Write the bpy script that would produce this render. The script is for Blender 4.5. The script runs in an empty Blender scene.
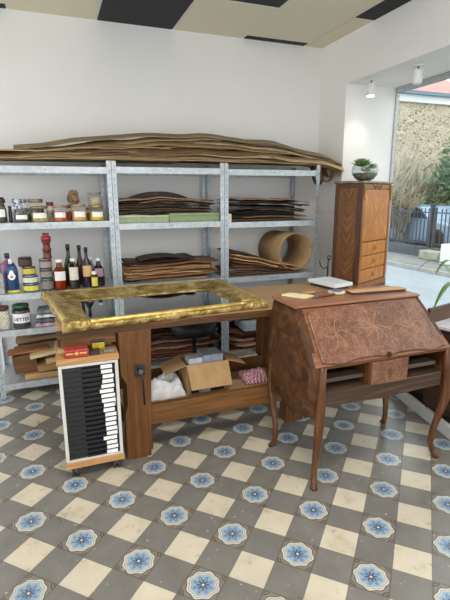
import bpy, bmesh, math, random
from mathutils import Vector, Matrix, noise
from math import sin, cos, pi, radians as R
C = bpy.context.scene
COL = C.collection
rnd = random.Random(7)

# ------------------------------------------------------------------ camera
CAMF = 452.588
YAW, PITCH, ROLL = -0.36378, 0.22881, -0.00456
CAMZ = 1.6
def cam_rows():
    cy, sy, cp, sp, cr, sr = cos(YAW), sin(YAW), cos(PITCH), sin(PITCH), cos(ROLL), sin(ROLL)
    B = Matrix(((1, 0, 0), (0, 0, -1), (0, 1, 0)))
    Rz = Matrix(((cy, sy, 0), (-sy, cy, 0), (0, 0, 1)))
    Rx = Matrix(((1, 0, 0), (0, cp, -sp), (0, sp, cp)))
    Rr = Matrix(((cr, -sr, 0), (sr, cr, 0), (0, 0, 1)))
    return Rr @ Rx @ B @ Rz
CM = cam_rows()
def at(px, py, Y):
    d = CM.transposed() @ Vector(((px - 225) / CAMF, (py - 300) / CAMF, 1))
    t = Y / d.y
    return Vector((t * d.x, Y, CAMZ + t * d.z))
def xat(px, Y, py=250):
    return at(px, py, Y).x
cd = bpy.data.cameras.new('camera'); cam = bpy.data.objects.new('camera', cd); COL.objects.link(cam)
cd.sensor_fit = 'VERTICAL'; cd.sensor_height = 24; cd.lens = CAMF / 600 * 24
cd.clip_end = 200
rt, dn, fw = CM[0], CM[1], CM[2]
cam.matrix_world = Matrix(((rt.x, -dn.x, -fw.x, 0), (rt.y, -dn.y, -fw.y, 0), (rt.z, -dn.z, -fw.z, CAMZ), (0, 0, 0, 1)))
C.camera = cam

# ------------------------------------------------------------------ node helper
class N:
    """tiny expression wrapper on shader math nodes"""
    def __init__(s, nt, sock): s.nt = nt; s.s = sock
    def _m(s, op, *a, clamp=False):
        n = s.nt.nodes.new('ShaderNodeMath'); n.operation = op; n.use_clamp = clamp
        for i, v in enumerate((s,) + a):
            if isinstance(v, N): s.nt.links.new(v.s, n.inputs[i])
            else: n.inputs[i].default_value = v
        return N(s.nt, n.outputs[0])
    def __add__(s, o): return s._m('ADD', o)
    def __sub__(s, o): return s._m('SUBTRACT', o)
    def __mul__(s, o): return s._m('MULTIPLY', o)
    def __truediv__(s, o): return s._m('DIVIDE', o)
    def lt(s, o): return s._m('LESS_THAN', o)
    def gt(s, o): return s._m('GREATER_THAN', o)
    def ab(s): return s._m('ABSOLUTE')
    def fn(s, op, *a): return s._m(op, *a)
def newmat(name, rough=.5, metal=0.0, spec=.5):
    m = bpy.data.materials.new(name); m.use_nodes = True
    nt = m.node_tree; b = nt.nodes['Principled BSDF']
    b.inputs['Roughness'].default_value = rough; b.inputs['Metallic'].default_value = metal
    b.inputs['Specular IOR Level'].default_value = spec
    return m, nt, b
def lin(c):
    if isinstance(c, str):
        c = [int(c[i:i + 2], 16) / 255 for i in (0, 2, 4)]
    return tuple((x / 12.92 if x <= .04045 else ((x + .055) / 1.055) ** 2.4) for x in c) + (1,)
def coords(nt, kind='Object', scale=(1, 1, 1), rot=(0, 0, 0)):
    t = nt.nodes.new('ShaderNodeTexCoord'); mp = nt.nodes.new('ShaderNodeMapping')
    mp.inputs['Scale'].default_value = scale; mp.inputs['Rotation'].default_value = rot
    nt.links.new(t.outputs[kind], mp.inputs[0]); return mp.outputs[0]
def ramp(nt, fac, stops):
    r = nt.nodes.new('ShaderNodeValToRGB'); e = r.color_ramp.elements
    while len(e) < len(stops): e.new(.5)
    for i, (p, c) in enumerate(stops): e[i].position = p; e[i].color = lin(c)
    nt.links.new(fac, r.inputs[0]); return r.outputs[0]
def noise_tex(nt, vec, scale, detail=4, dist=0):
    n = nt.nodes.new('ShaderNodeTexNoise'); n.inputs['Scale'].default_value = scale
    n.inputs['Detail'].default_value = detail; n.inputs['Distortion'].default_value = dist
    nt.links.new(vec, n.inputs['Vector']); return n.outputs[0]
def mixc(nt, fac, a, b):
    m = nt.nodes.new('ShaderNodeMix'); m.data_type = 'RGBA'
    for i, v in ((0, fac), (6, a), (7, b)):
        if isinstance(v, N): v = v.s
        if isinstance(v, (int, float)): m.inputs[i].default_value = v
        elif isinstance(v, (str, tuple, list)): m.inputs[i].default_value = lin(v)
        else: nt.links.new(v, m.inputs[i])
    return m.outputs[2]
def bump(nt, b, h, strength=.3, dist=.005):
    n = nt.nodes.new('ShaderNodeBump'); n.inputs['Strength'].default_value = strength; n.inputs['Distance'].default_value = dist
    nt.links.new(h, n.inputs['Height']); nt.links.new(n.outputs[0], b.inputs['Normal'])
_mc = {}
def plain(col, rough=.5, metal=0.0, var=.12, sc=30):
    k = ('p', col, rough, metal, var)
    if k in _mc: return _mc[k]
    m, nt, b = newmat('paint_' + str(col), rough, metal)
    v = coords(nt)
    n = noise_tex(nt, v, sc)
    c = [int(col[i:i + 2], 16) / 255 for i in (0, 2, 4)]
    a = tuple(max(0, x * (1 - var)) for x in c); d = tuple(min(1, x * (1 + var)) for x in c)
    nt.links.new(ramp(nt, n, [(.3, a), (.7, d)]), b.inputs['Base Color'])
    _mc[k] = m; return m
def wood(c1, c2, axis='x', rough=.45, sc=1.0, c3=None, bumpy=.15):
    k = ('w', c1, c2, axis, rough, sc, c3)
    if k in _mc: return _mc[k]
    m, nt, b = newmat('wood_' + c1, rough, spec=.3)
    s = {'x': (1.5, 22, 22), 'y': (22, 1.5, 22), 'z': (22, 22, 1.5)}[axis]
    v = coords(nt, scale=tuple(x * sc for x in s))
    n = noise_tex(nt, v, 2.2, 6, .6)
    v2 = coords(nt, scale=tuple(x * sc * .25 for x in s))
    n2 = noise_tex(nt, v2, 2.0, 3, 1.5)
    mid = c3 or c1
    col = ramp(nt, n, [(.3, c1), (.5, mid), (.68, c2)])
    col = mixc(nt, N(nt, n2).fn('SUBTRACT', .35) * 1.2, col, c1)
    nt.links.new(col, b.inputs['Base Color']); bump(nt, b, n, bumpy, .003)
    _mc[k] = m; return m
def glassy(tint='ffffff', alpha=.82, rough=.03):
    k = ('g', tint, alpha)
    if k in _mc: return _mc[k]
    m = bpy.data.materials.new('glass_' + tint); m.use_nodes = True; nt = m.node_tree
    for n in list(nt.nodes): nt.nodes.remove(n)
    o = nt.nodes.new('ShaderNodeOutputMaterial'); t = nt.nodes.new('ShaderNodeBsdfTransparent'); g = nt.nodes.new('ShaderNodeBsdfGlossy')
    t.inputs[0].default_value = lin(tint); g.inputs['Roughness'].default_value = rough
    lw = nt.nodes.new('ShaderNodeLayerWeight'); lw.inputs[0].default_value = .5
    f = N(nt, lw.outputs['Facing']).fn('POWER', 4.0) * .5 + .03 + (1 - alpha) * .12
    mx = nt.nodes.new('ShaderNodeMixShader'); nt.links.new(f.s, mx.inputs[0])
    nt.links.new(t.outputs[0], mx.inputs[1]); nt.links.new(g.outputs[0], mx.inputs[2]); nt.links.new(mx.outputs[0], o.inputs[0])
    _mc[k] = m; return m

# ------------------------------------------------------------------ mesh helpers
def BM(): return bmesh.new()
def box(bm, x0, x1, y0, y1, z0, z1, M=None):
    vs = [bm.verts.new((x, y, z)) for x in (x0, x1) for y in (y0, y1) for z in (z0, z1)]
    if M is not None:
        for v in vs: v.co = M @ v.co
    for f in ((0, 1, 3, 2), (4, 6, 7, 5), (0, 4, 5, 1), (2, 3, 7, 6), (0, 2, 6, 4), (1, 5, 7, 3)):
        bm.faces.new([vs[i] for i in f])
    return bm
def lathe(bm, prof, cx=0, cy=0, n=24, cap=True, M=None):
    rings = []
    for r, z in prof:
        rings.append([bm.verts.new((cx + r * cos(2 * pi * i / n), cy + r * sin(2 * pi * i / n), z)) for i in range(n)])
    if M is not None:
        for g in rings:
            for v in g: v.co = M @ v.co
    for a, b in zip(rings, rings[1:]):
        for i in range(n):
            f = bm.faces.new((a[i], a[(i + 1) % n], b[(i + 1) % n], b[i])); f.smooth = True
    if cap:
        bm.faces.new(rings[0][::-1]); bm.faces.new(rings[-1])
    return bm
def tube(bm, pts, rad, n=8, flat=1.0):
    pts = [Vector(p) for p in pts]; rings = []
    for i, p in enumerate(pts):
        d = (pts[min(i + 1, len(pts) - 1)] - pts[max(i - 1, 0)]).normalized()
        u = d.cross(Vector((0, 0, 1)))
        if u.length < .05: u = d.cross(Vector((0, 1, 0)))
        u.normalize(); w = d.cross(u)
        r = rad[i] if isinstance(rad, (list, tuple)) else rad
        rings.append([bm.verts.new(p + u * r * cos(2 * pi * k / n) + w * r * flat * sin(2 * pi * k / n)) for k in range(n)])
    for a, b in zip(rings, rings[1:]):
        for i in range(n):
            f = bm.faces.new((a[i], a[(i + 1) % n], b[(i + 1) % n], b[i])); f.smooth = True
    bm.faces.new(rings[0][::-1]); bm.faces.new(rings[-1]); return bm
def prism(bm, outline, lo, hi, axis='x'):
    """extrude a 2D outline along an axis; outline is (y,z) for x, (x,z) for y, (x,y) for z"""
    def P(a, b, t): return {'x': (t, a, b), 'y': (a, t, b), 'z': (a, b, t)}[axis]
    A = [bm.verts.new(P(a, b, lo)) for a, b in outline]; B = [bm.verts.new(P(a, b, hi)) for a, b in outline]
    bm.faces.new(A); bm.faces.new(B[::-1]); n = len(A)
    for i in range(n): bm.faces.new((A[i], B[i], B[(i + 1) % n], A[(i + 1) % n]))
    return bm
def sections(bm, secs):
    """secs: list of closed rings of points (same length)"""
    rings = [[bm.verts.new(p) for p in s] for s in secs]
    for a, b in zip(rings, rings[1:]):
        n = len(a)
        for i in range(n): bm.faces.new((a[i], a[(i + 1) % n], b[(i + 1) % n], b[i])).smooth = True
    bm.faces.new(rings[0][::-1]); bm.faces.new(rings[-1]); return bm
def world_loc(p):
    l = Vector((0, 0, 0)); rot = 0
    while p is not None:
        l += p.location; rot += abs(p.rotation_euler.z); p = p.parent
    return l, rot
def obj(name, bm, mat, parent=None, bevel=0, segs=2, local=False, autosmooth=False):
    bmesh.ops.recalc_face_normals(bm, faces=bm.faces)
    me = bpy.data.meshes.new(name)
    off = Vector((0, 0, 0)); loc = Vector((0, 0, 0))
    if parent is not None:
        l, rot = world_loc(parent)
        if rot == 0 and not local: off = l
    elif not local:
        xs = [v.co.x for v in bm.verts]; ys = [v.co.y for v in bm.verts]; zs = [v.co.z for v in bm.verts]
        off = Vector(((min(xs) + max(xs)) / 2, (min(ys) + max(ys)) / 2, min(zs))); loc = off
    bmesh.ops.translate(bm, verts=bm.verts, vec=-off)
    bm.to_mesh(me); bm.free()
    for m in (mat if isinstance(mat, (list, tuple)) else [mat]): me.materials.append(m)
    o = bpy.data.objects.new(name, me); COL.objects.link(o); o.location = loc
    if parent is not None: o.parent = parent
    if bevel:
        b = o.modifiers.new('bevel', 'BEVEL'); b.width = bevel; b.segments = segs; b.limit_method = 'ANGLE'; b.angle_limit = R(35)
    return o
def tag(o, label=None, cat=None, group=None, kind=None):
    if label: o['label'] = label
    if cat: o['category'] = cat
    if group: o['group'] = group
    if kind: o['kind'] = kind
    return o
def thing(name, label, cat, loc=(0, 0, 0), rotz=0, group=None):
    o = bpy.data.objects.new(name, None); COL.objects.link(o); o.location = loc; o.rotation_euler = (0, 0, rotz)
    o.empty_display_size = .05
    return tag(o, label, cat, group)
def struct(name, bm, mat, bevel=0): return tag(obj(name, bm, mat, None, bevel), kind='structure')
def copy_tree(o, parent=None):
    c = o.copy(); COL.objects.link(c); c.parent = parent
    for ch in list(o.children): copy_tree(ch, c)
    return c

# ------------------------------------------------------------------ setting materials
def floor_mat():
    m, nt, b = newmat('cement_tiles', .3)
    tc = nt.nodes.new('ShaderNodeNewGeometry'); sp = nt.nodes.new('ShaderNodeSeparateXYZ'); nt.links.new(tc.outputs['Position'], sp.inputs[0])
    X, Y = N(nt, sp.outputs[0]), N(nt, sp.outputs[1])
    th = -0.77502; T = .321958 / 2; ox, oy = .2374, 2.19567
    ca, sa = cos(th) / T, sin(th) / T
    a = (X - ox) * ca + (Y - oy) * sa
    c = (X - ox) * sa - (Y - oy) * ca
    ia, ic = (a + .5).fn('FLOOR'), (c + .5).fn('FLOOR')
    la, lc = a - ia, c - ic
    ea = (ia * .5).fn('FRACT').ab(); ec = (ic * .5).fn('FRACT').ab()
    oa, oc = ea.gt(.25), ec.gt(.25)
    cream = oa * oc
    blue = (oa * -1 + 1) * (oc * -1 + 1)
    r = (la * la + lc * lc).fn('SQRT'); an = lc.fn('ARCTAN2', la)
    c8 = (an * 8).fn('COSINE'); c4 = (an * 4).fn('COSINE')
    Rr = c4 * .008 + c8 * .022 + .435
    d = Rr - r                       # depth inside medallion
    pos = tc.outputs['Position']
    nz = noise_tex(nt, pos, 9, 5); nf = noise_tex(nt, pos, 60, 3); ns = noise_tex(nt, pos, 2.2, 2)
    wn = nt.nodes.new('ShaderNodeTexWhiteNoise'); wn.noise_dimensions = '2D'
    cb = nt.nodes.new('ShaderNodeCombineXYZ'); nt.links.new(ia.s, cb.inputs[0]); nt.links.new(ic.s, cb.inputs[1]); nt.links.new(cb.outputs[0], wn.inputs['Vector'])
    W = N(nt, wn.outputs['Value'])
    grey = ramp(nt, nz, [(.3, '6a6761'), (.7, '78756f')])
    grey = mixc(nt, W * .35, grey, '66635e')
    crm = ramp(nt, nz, [(.28, 'b0a692'), (.45, 'bfb5a1'), (.75, 'c6bdab')])
    crm = mixc(nt, W * .3, crm, 'b8a98d')
    crm = mixc(nt, (N(nt, nf) - .62) * 6 * (N(nt, nz) - .42), crm, 'a58a60')
    col = mixc(nt, cream, grey, crm)
    # blue medallion tile
    edge = (la.ab().gt(.465) + lc.ab().gt(.465)).fn('MINIMUM', 1.0)
    base = mixc(nt, 0.25, grey, '8a8073')
    base = mixc(nt, edge * .6, base, '5c4b3e')
    # corner scrolls
    ca_, cc_ = la.ab() * -1 + .5, lc.ab() * -1 + .5
    rc = (ca_ * ca_ + cc_ * cc_).fn('SQRT')
    ring = (rc * 88).fn('SINE').gt(.15) * rc.lt(.19)
    t = mixc(nt, ring, base, '4e3d33')
    t = mixc(nt, d.gt(-.025), t, '574940')
    t = mixc(nt, d.gt(.0), t, 'bcb8aa')
    t = mixc(nt, d.gt(.05), t, '5e5650')
    t = mixc(nt, d.gt(.062), t, 'b4b6ae')
    t = mixc(nt, d.gt(.1), t, '8a9ba9')
    t = mixc(nt, (c8 * .055 + .225 - r).gt(0), t, '546b84')
    t = mixc(nt, (c8 * .05 + .2 - r).gt(0), t, '6a86a2')
    t = mixc(nt, (c8 * -.05 + .115 - r).gt(0), t, '4b4c55')
    t = mixc(nt, r.lt(.035), t, 'd5c9b0')
    col = mixc(nt, blue, col, t)
    g = (la.ab().gt(.488) + lc.ab().gt(.488)).fn('MINIMUM', 1.0)
    col = mixc(nt, g * .75, col, '59544c')
    col = mixc(nt, (N(nt, ns) - .5).fn('MAXIMUM', 0.0) * .9, col, '6b655c')
    sp1 = noise_tex(nt, pos, 38, 2)
    col = mixc(nt, N(nt, sp1).gt(.72) * .5, col, 'cfcabd')
    sp2 = noise_tex(nt, pos, 21, 4)
    col = mixc(nt, (N(nt, sp2) - .6).fn('MAXIMUM', 0.0) * 3, col, '6f5f4a')
    nt.links.new(col, b.inputs['Base Color'])
    rr = N(nt, nz) * .25 + .2
    nt.links.new(rr.s, b.inputs['Roughness'])
    h = g * -1.0 + N(nt, nf) * .25
    bump(nt, b, h.s, .25, .002)
    return m
def wall_mat(c='eceae7'):
    m, nt, b = newmat('plaster', .85, spec=.2)
    v = coords(nt); n = noise_tex(nt, v, 1.5, 3); n2 = noise_tex(nt, v, 180, 2)
    cc = [int(c[i:i + 2], 16) / 255 for i in (0, 2, 4)]
    nt.links.new(ramp(nt, n, [(.3, tuple(x * .985 for x in cc)), (.7, tuple(min(1, x * 1.01) for x in cc))]), b.inputs['Base Color'])
    bump(nt, b, n2, .06, .002); return m
M_WALL = wall_mat()
M_CREAM = plain('dcd5bd', .8, var=.03, sc=120); M_DARK = plain('25272b', .8, var=.1, sc=120); M_TBAR = plain('d8d6cf', .6, var=.02)
M_GLASS = glassy('f4f8f8', .95, .01)
M_GALV, nt, b = newmat('galvanised_steel', .42, .55)
v = coords(nt); n = noise_tex(nt, v, 26, 3)
nt.links.new(ramp(nt, n, [(.3, 'a7adb1'), (.7, 'c3c8cb')]), b.inputs['Base Color'])
M_POST, nt, b = newmat('slotted_steel', .42, .55)
v = coords(nt); n = noise_tex(nt, v, 26, 3); base = ramp(nt, n, [(.3, 'a2a8ad'), (.7, 'bfc5c9')])
g_ = nt.nodes.new('ShaderNodeTexCoord'); sp = nt.nodes.new('ShaderNodeSeparateXYZ'); nt.links.new(g_.outputs['Object'], sp.inputs[0])
zz = ((N(nt, sp.outputs[2]) / .05).fn('FRACT') - .5).ab().lt(.17)
xx = (N(nt, sp.outputs[0]).ab() - .018).ab().lt(.0045)
nt.links.new(mixc(nt, zz * xx * .4, base, '3a3d40'), b.inputs['Base Color'])

# ------------------------------------------------------------------ setting
YB = 4.35; XR = 2.72; ZC = 3.04; YJ = 3.9; XG = 3.32; ZH = 2.615
struct('floor', box(BM(), -2.6, 3.45, -1.6, YB, -.12, 0), floor_mat())
struct('wall_back', box(BM(), -2.6, XR + .12, YB, YB + .15, 0, ZC), M_WALL)
bm = BM(); box(bm, XR, XG + .03, YJ, YB, 0, ZC); box(bm, XR, XG + .03, -1.6, YJ, ZH, ZC)
struct('wall_right', bm, M_WALL)
bm = BM(); box(bm, -2.6, XR, -1.6, YB, ZC, ZC + .08)
struct('ceiling', bm, M_TBAR)
xk = [-2.186 + .672 * k for k in range(8)]
cells = [  # column edges, [(y from wall, y to, dark)]
    (0, [(4.35, 3.4, 0), (3.4, 2.1, 1), (2.1, .8, 0), (.8, -.5, 1), (-.5, -1.6, 0)]),
    (1, [(4.35, 3.9, 1), (3.9, 2.6, 0), (2.6, 1.3, 1), (1.3, 0, 0), (0, -1.6, 1)]),
    (2, [(4.35, 4.25, 1), (4.25, 2.9, 0), (2.9, 1.6, 1), (1.6, .3, 0), (.3, -1.6, 1)]),
    (3, [(4.35, 3.55, 0), (3.55, 2.3, 1), (2.3, 1, 0), (1, -.4, 1), (-.4, -1.6, 0)]),
    (4, [(4.35, 3.6, 1), (3.6, 3.3, 1), (3.3, 2.0, 0), (2.0, .7, 1), (.7, -1.6, 0)]),
    (5, [(4.35, 3.6, 0), (3.6, 2.3, 1), (2.3, 1, 0), (1, -.3, 1), (-.3, -1.6, 0)]),
    (6, [(4.35, 4.26, 1), (4.26, 2.9, 0), (2.9, 1.6, 1), (1.6, .3, 0), (.3, -1.6, 1)]),
    (7, [(4.35, 3.56, 0), (3.56, 2.9, 1), (2.9, 1.6, 0), (1.6, .3, 1), (.3, -1.6, 0)])]
bc, bd = BM(), BM()
for k, rows in cells:
    xa = xk[k]; xb = xk[k] + .672 if k < 7 else XR
    if k == 0: xa = -2.6
    for y1, y0, dk in rows:
        if k == 4 and y1 == 3.6: y1 = 3.6 + .024
        box(bd if dk else bc, xa + .012, xb - (.012 if k < 7 else 0), y0 + .012, y1 - (.012 if y1 < 4.35 else 0), ZC - .004, ZC + .002)
struct('ceiling', bc, M_CREAM); struct('ceiling', bd, M_DARK)
# window: frame bars and glass
bm = BM()
M_FRAME = plain('a9abab', .4, .2, .05)
box(bm, XG - .02, XG + .02, YJ - .014, YJ, .0, ZH); box(bm, XG - .03, XG + .03, -1.6, YJ - .03, ZH - .045, ZH)
box(bm, XG - .03, XG + .03, -1.6, YJ - .03, 0, .07)
w = struct('window_1', bm, M_FRAME)
pn = obj('pane', box(BM(), XG - .004, XG + .004, -1.6, YJ - .03, .07, ZH - .045), M_GLASS, w)
# display platform with a pale kerb
def kx(y): return 2.74 - .2 * (3.9 - y)
bm = BM(); prism(bm, [(kx(2.85), 2.85), (kx(-1.2), -1.2), (kx(-1.2) + .035, -1.2), (kx(2.85) + .035, 2.85)], 0, .085, 'z')
struct('trim_1', bm, plain('c6c6c2', .5, var=.03), .004)
bm = BM(); prism(bm, [(kx(2.85) + .036, 2.85), (kx(-1.2) + .036, -1.2), (XG - .035, -1.2), (XG - .035, 2.85)], 0, .07, 'z')
struct('trim_2', bm, wood('2e2723', '453a33', 'y', .4))

# ------------------------------------------------------------------ spotlights
M_WHITE = plain('e2e0dc', .4, var=.02)
def spot(x, y, lit, label):
    t = thing('ceiling_spotlight', label, 'spotlight', (x, y, ZH - .14), 0, 'spotlights over the window display')
    obj('mount', lathe(BM(), [(.04, ZH - .012), (.04, ZH)], x, y), M_WHITE, t)
    obj('arm', tube(BM(), [(x, y, ZH - .01), (x, y, ZH - .05)], .008), plain('8b8b88', .4, .5), t)
    obj('lamp_body', lathe(BM(), [(.034, ZH - .14), (.037, ZH - .138), (.037, ZH - .042), (.03, ZH - .036)], x, y), M_WHITE, t, .002)
    m, nt, b = newmat('lamp_lens', .3); b.inputs['Base Color'].default_value = (.9, .88, .82, 1)
    if lit: b.inputs['Emission Color'].default_value = (1, .9, .75, 1); b.inputs['Emission Strength'].default_value = 6
    obj('lens', lathe(BM(), [(.029, ZH - .144), (.03, ZH - .139)], x, y), m, t)
spot(2.84, 3.69, True, 'lit white cylinder spotlight nearer the room corner, over the tall cabinet')
spot(2.89, 3.17, False, 'white cylinder spotlight nearer the street window, right of the lit one')
ld = bpy.data.lights.new('spot_lamp', 'SPOT'); ld.energy = 1.8; ld.color = (1, .82, .62); ld.spot_size = R(95); ld.spot_blend = 1; ld.shadow_soft_size = .03
lo = bpy.data.objects.new('spot_lamp', ld); COL.objects.link(lo); lo.location = (2.84, 3.69, ZH - .16); lo.rotation_euler = (R(12), 0, 0)

# ------------------------------------------------------------------ shelving
YF, YK = 3.8, 4.3
def shelving(x0, x1, levels, label):
    t = thing('shelving_unit', label, 'shelving', ((x0 + x1) / 2, (YF + YK) / 2, 0), 0)
    for (x, s) in ((x0, 1), (x1, -1)):
        for (y, q) in ((YF, 1), (YK, -1)):
            bm = BM(); H = 1.865
            # L profile, modelled around its own corner so the slots line up
            box(bm, 0, s * .036, 0, q * .0025, 0, H); box(bm, 0, s * .0025, q * .0025, q * .036, 0, H)
            p = obj('post', bm, M_POST, t, local=True); p.location = Vector((x, y, 0)) - t.location
    for z in levels:
        bm = BM(); a, b_ = x0 + .004, x1 - .004
        box(bm, a, b_, YF + .004, YK - .004, z - .004, z); 
        box(bm, a, b_, YF + .003, YF + .006, z - .05, z - .004); box(bm, a, b_, YK - .006, YK - .003, z - .05, z - .004)
        box(bm, a, b_, YF + .006, YF + .02, z - .05, z - .047)
        bx = obj('shelf', bm, M_GALV, t)
        bb = BM()
        for xx in (x0 + .014, x1 - .014, (x0 + x1) / 2):
            tube(bb, [(xx, YF + .004, z - .025), (xx, YF - .006, z - .025)], .005, 6)
        obj('bolt', bb, plain('777b7e', .4, .7), bx)
    return t
L1 = [1.815, 1.398, .852, .562, .115]; L2 = [1.82, 1.372, .862, .5, .105]; L3 = [1.815, 1.358, .856, .5, .105]
shelving(-.487, .487, L1, 'left galvanised steel shelving unit holding jars, bottles and boards')
shelving(.4905, 1.4445, L2, 'middle galvanised steel shelving unit stacked with dark veneer and green files')
shelving(1.448, 2.408, L3, 'right galvanised steel shelving unit with the big cardboard tube')

# ------------------------------------------------------------------ sheets of veneer
PAL = {'dark': ['3a2c24', '2d2321', '4a382c', '5e4432', '241f20', '7a5c42', '2a2424', '95755a'],
       'mix': ['9a744e', '6a4a35', 'b8946a', '33251f', '7e5a40', 'c8a478', '4d382c', '87807a', '8a6040'],
       'tan': ['a28a66', 'ab9674', '8d7453', 'b8a27e', '7b6346', '9a805c'],
       'red': ['7a4c38', '5f3b30', '8e5f48', '4a3029', 'a0755a', 'b58d74', '3a2825']}
def vwood(c):
    cc = [int(c[i:i + 2], 16) / 255 for i in (0, 2, 4)]
    return wood(c, ''.join('%02x' % min(255, int(x * 255 * 1.22)) for x in cc), 'x', .6, 1, bumpy=.3)
def sheet(name, x0, x1, y0, y1, zf, th, mat, nx=22, jag=.01, skew=0.0, seed=0):
    rr = random.Random(seed); bm = BM(); rows = []
    ja = [rr.uniform(-jag, jag) for _ in range(nx + 1)]
    cols = 6
    for i in range(nx + 1):
        u = i / nx; x = x0 + (x1 - x0) * u
        taper = min(1, u / .06 + .35, (1 - u) / .06 + .35)
        ya = y0 + skew * (u - .5) + ja[i] + (1 - taper) * .06; yb = y1 + skew * (u - .5)
        r = []; ya0 = y0
        for j in range(cols + 1):
            y = ya + (yb - ya) * (j / cols) ** 2.2; z = zf(x, ya0 + (yb - ya) * (j / cols) ** 2.2)
            r.append((bm.verts.new((x, y, z)), bm.verts.new((x, y, z + th))))
        rows.append(r)
    for i in range(nx):
        for j in range(cols):
            a, b_, c, d = rows[i][j], rows[i + 1][j], rows[i + 1][j + 1], rows[i][j + 1]
            bm.faces.new((a[1], b_[1], c[1], d[1])).smooth = True; bm.faces.new((a[0], d[0], c[0], b_[0])).smooth = True
        for j, jj in ((0, 0), (cols, cols)):
            a, b_ = rows[i][j], rows[i + 1][j]; bm.faces.new((a[0], b_[0], b_[1], a[1]))
    for i in (0, nx):
        for j in range(cols):
            a, b_ = rows[i][j], rows[i][j + 1]; bm.faces.new((a[0], a[1], b_[1], b_[0]))
    return obj(name, bm, mat)
def stack(xa, xb, z0, H, n, pal, label, group, seed, yf=YF + .03, lenr=(.6, 1.0), wave=.008, name='veneer_sheet', depth=(.3, .42), noth=.5):
    """H(x) is the height profile of the pile; each sheet has a little tilt and warp of its own"""
    rr = random.Random(seed); xm = (xa + xb) / 2
    for k in range(n):
        L = (xb - xa) * rr.uniform(*lenr); s = xa + rr.random() * ((xb - xa) - L)
        f0 = k / n; gap = H(xm) / n
        ph = seed * 1.7; tl = rr.uniform(-1, 1) * gap * 2.2; w1 = rr.uniform(0, gap * .5); p1 = rr.uniform(0, 6); dr = rr.uniform(.2, 1.3) * gap * min(1, f0 * 4)
        th = rr.choice((.0025, .004, gap * noth, gap * .9)); ys = yf + rr.uniform(0, .1)
        def zf(x, y, f0=f0, tl=tl, w1=w1, p1=p1, s=s, L=L, dr=dr, ys=ys):
            m = min(1, f0 * 6)
            return z0 + .001 + f0 * (H(x) + wave * sin(9 * x + ph) + wave * .6 * sin(23 * x + 2 * ph)) + m * (abs(tl) + tl * (x - s - L / 2) / L * 2 + w1 * (1 + sin(11 * x + p1))) * .5 - dr * math.exp(-max(0, y - ys) / .03)
        o = sheet(name, s, s + L, ys, yf + rr.uniform(*depth), zf, min(th, .016), vwood(rr.choice(PAL[pal])), seed=seed * 100 + k, skew=rr.uniform(-.05, .05))
        tag(o, label, 'veneer sheet', group)
def hump(cx, w, h, base): return lambda x: base + h * math.exp(-((x - cx) / w) ** 2)
# the long sheets lying over the top of all three units
def Htop(x):
    pts = [(-.6, .08), (0, .125), (.5, .2), (1.26, .25), (1.95, .215), (2.4, .12), (2.75, .05)]
    for (a, ha), (b_, hb) in zip(pts, pts[1:]):
        if x <= b_: return ha + (hb - ha) * max(0, x - a) / (b_ - a)
    return pts[-1][1]
rr = random.Random(4)
NT = 22; long_sheets = []
for k in range(NT):
    f0 = k / NT
    s = -.6 if (f0 < .65 and k % 3 != 1) else rr.uniform(-.35, .6); L = rr.uniform(1.4, 2.5)
    if k % 4 == 1 or k % 7 == 3: L = 2.7 - s
    L = min(L, 2.7 - s)
    f0 = k / NT; m = min(1, f0 * 5)
    tl, w1, p1, dr, ys = rr.uniform(-.022, .022), rr.uniform(0, .009), rr.uniform(0, 6), rr.uniform(.008, .05), 3.775 + rr.uniform(0, .07) + .07 * f0
    w2 = rr.uniform(2.5, 5)
    def zf(x, y, f0=f0, tl=tl, s=s, L=L, w1=w1, p1=p1, dr=dr, ys=ys, m=m, w2=w2):
        return 1.872 + f0 * Htop(x) + m * (tl * (x - s - L / 2) / L * 2 + w1 * sin(w2 * x + p1) + .006 * sin(11 * x + p1)) - m * dr * math.exp(-max(0, y - ys) / .035) - .12 * max(0, x - 2.5) - .07 * max(0, -.1 - x) * f0
    c = rr.choice(PAL['tan'] + ['6b5238', '584230', '7a6a50'])
    o = sheet('veneer_sheet', s, s + L, ys, 4.12 + rr.uniform(.0, .16), zf, rr.choice((.003, .005, .009)), vwood(c), 40, .006, rr.uniform(-.1, .1), k)
    tag(o, 'long tan veneer sheet in the pile lying across the top of the shelving', 'veneer sheet', 'long veneer sheets on top of the shelving')
    long_sheets.append(o)
# curled sheet ends drooping past the right post
for i, (dx, w_, drop, c, k_) in enumerate(((2.44, .17, .17, '8a7353', 1), (2.56, .1, .12, '6b543c', 3), (2.48, .13, .2, '4f3d2c', 5))):
    bm = BM(); prev = None; y0 = 3.84 + i * .09
    for k in range(15):
        a = pi * k / 14; x = dx + w_ * (1 - cos(a)) * .5; z = 1.868 - drop * sin(a) * .9
        r = [bm.verts.new((x, y0, z)), bm.verts.new((x + .02 * sin(a), y0 + .08, z)), bm.verts.new((x + .02 * sin(a), y0 + .08, z + .004)), bm.verts.new((x, y0, z + .004))]
        if prev:
            for j in range(4): bm.faces.new((prev[j], r[j], r[(j + 1) % 4], prev[(j + 1) % 4]))
        prev = r
    obj('curled_end', bm, vwood(c), long_sheets[k_])
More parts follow.
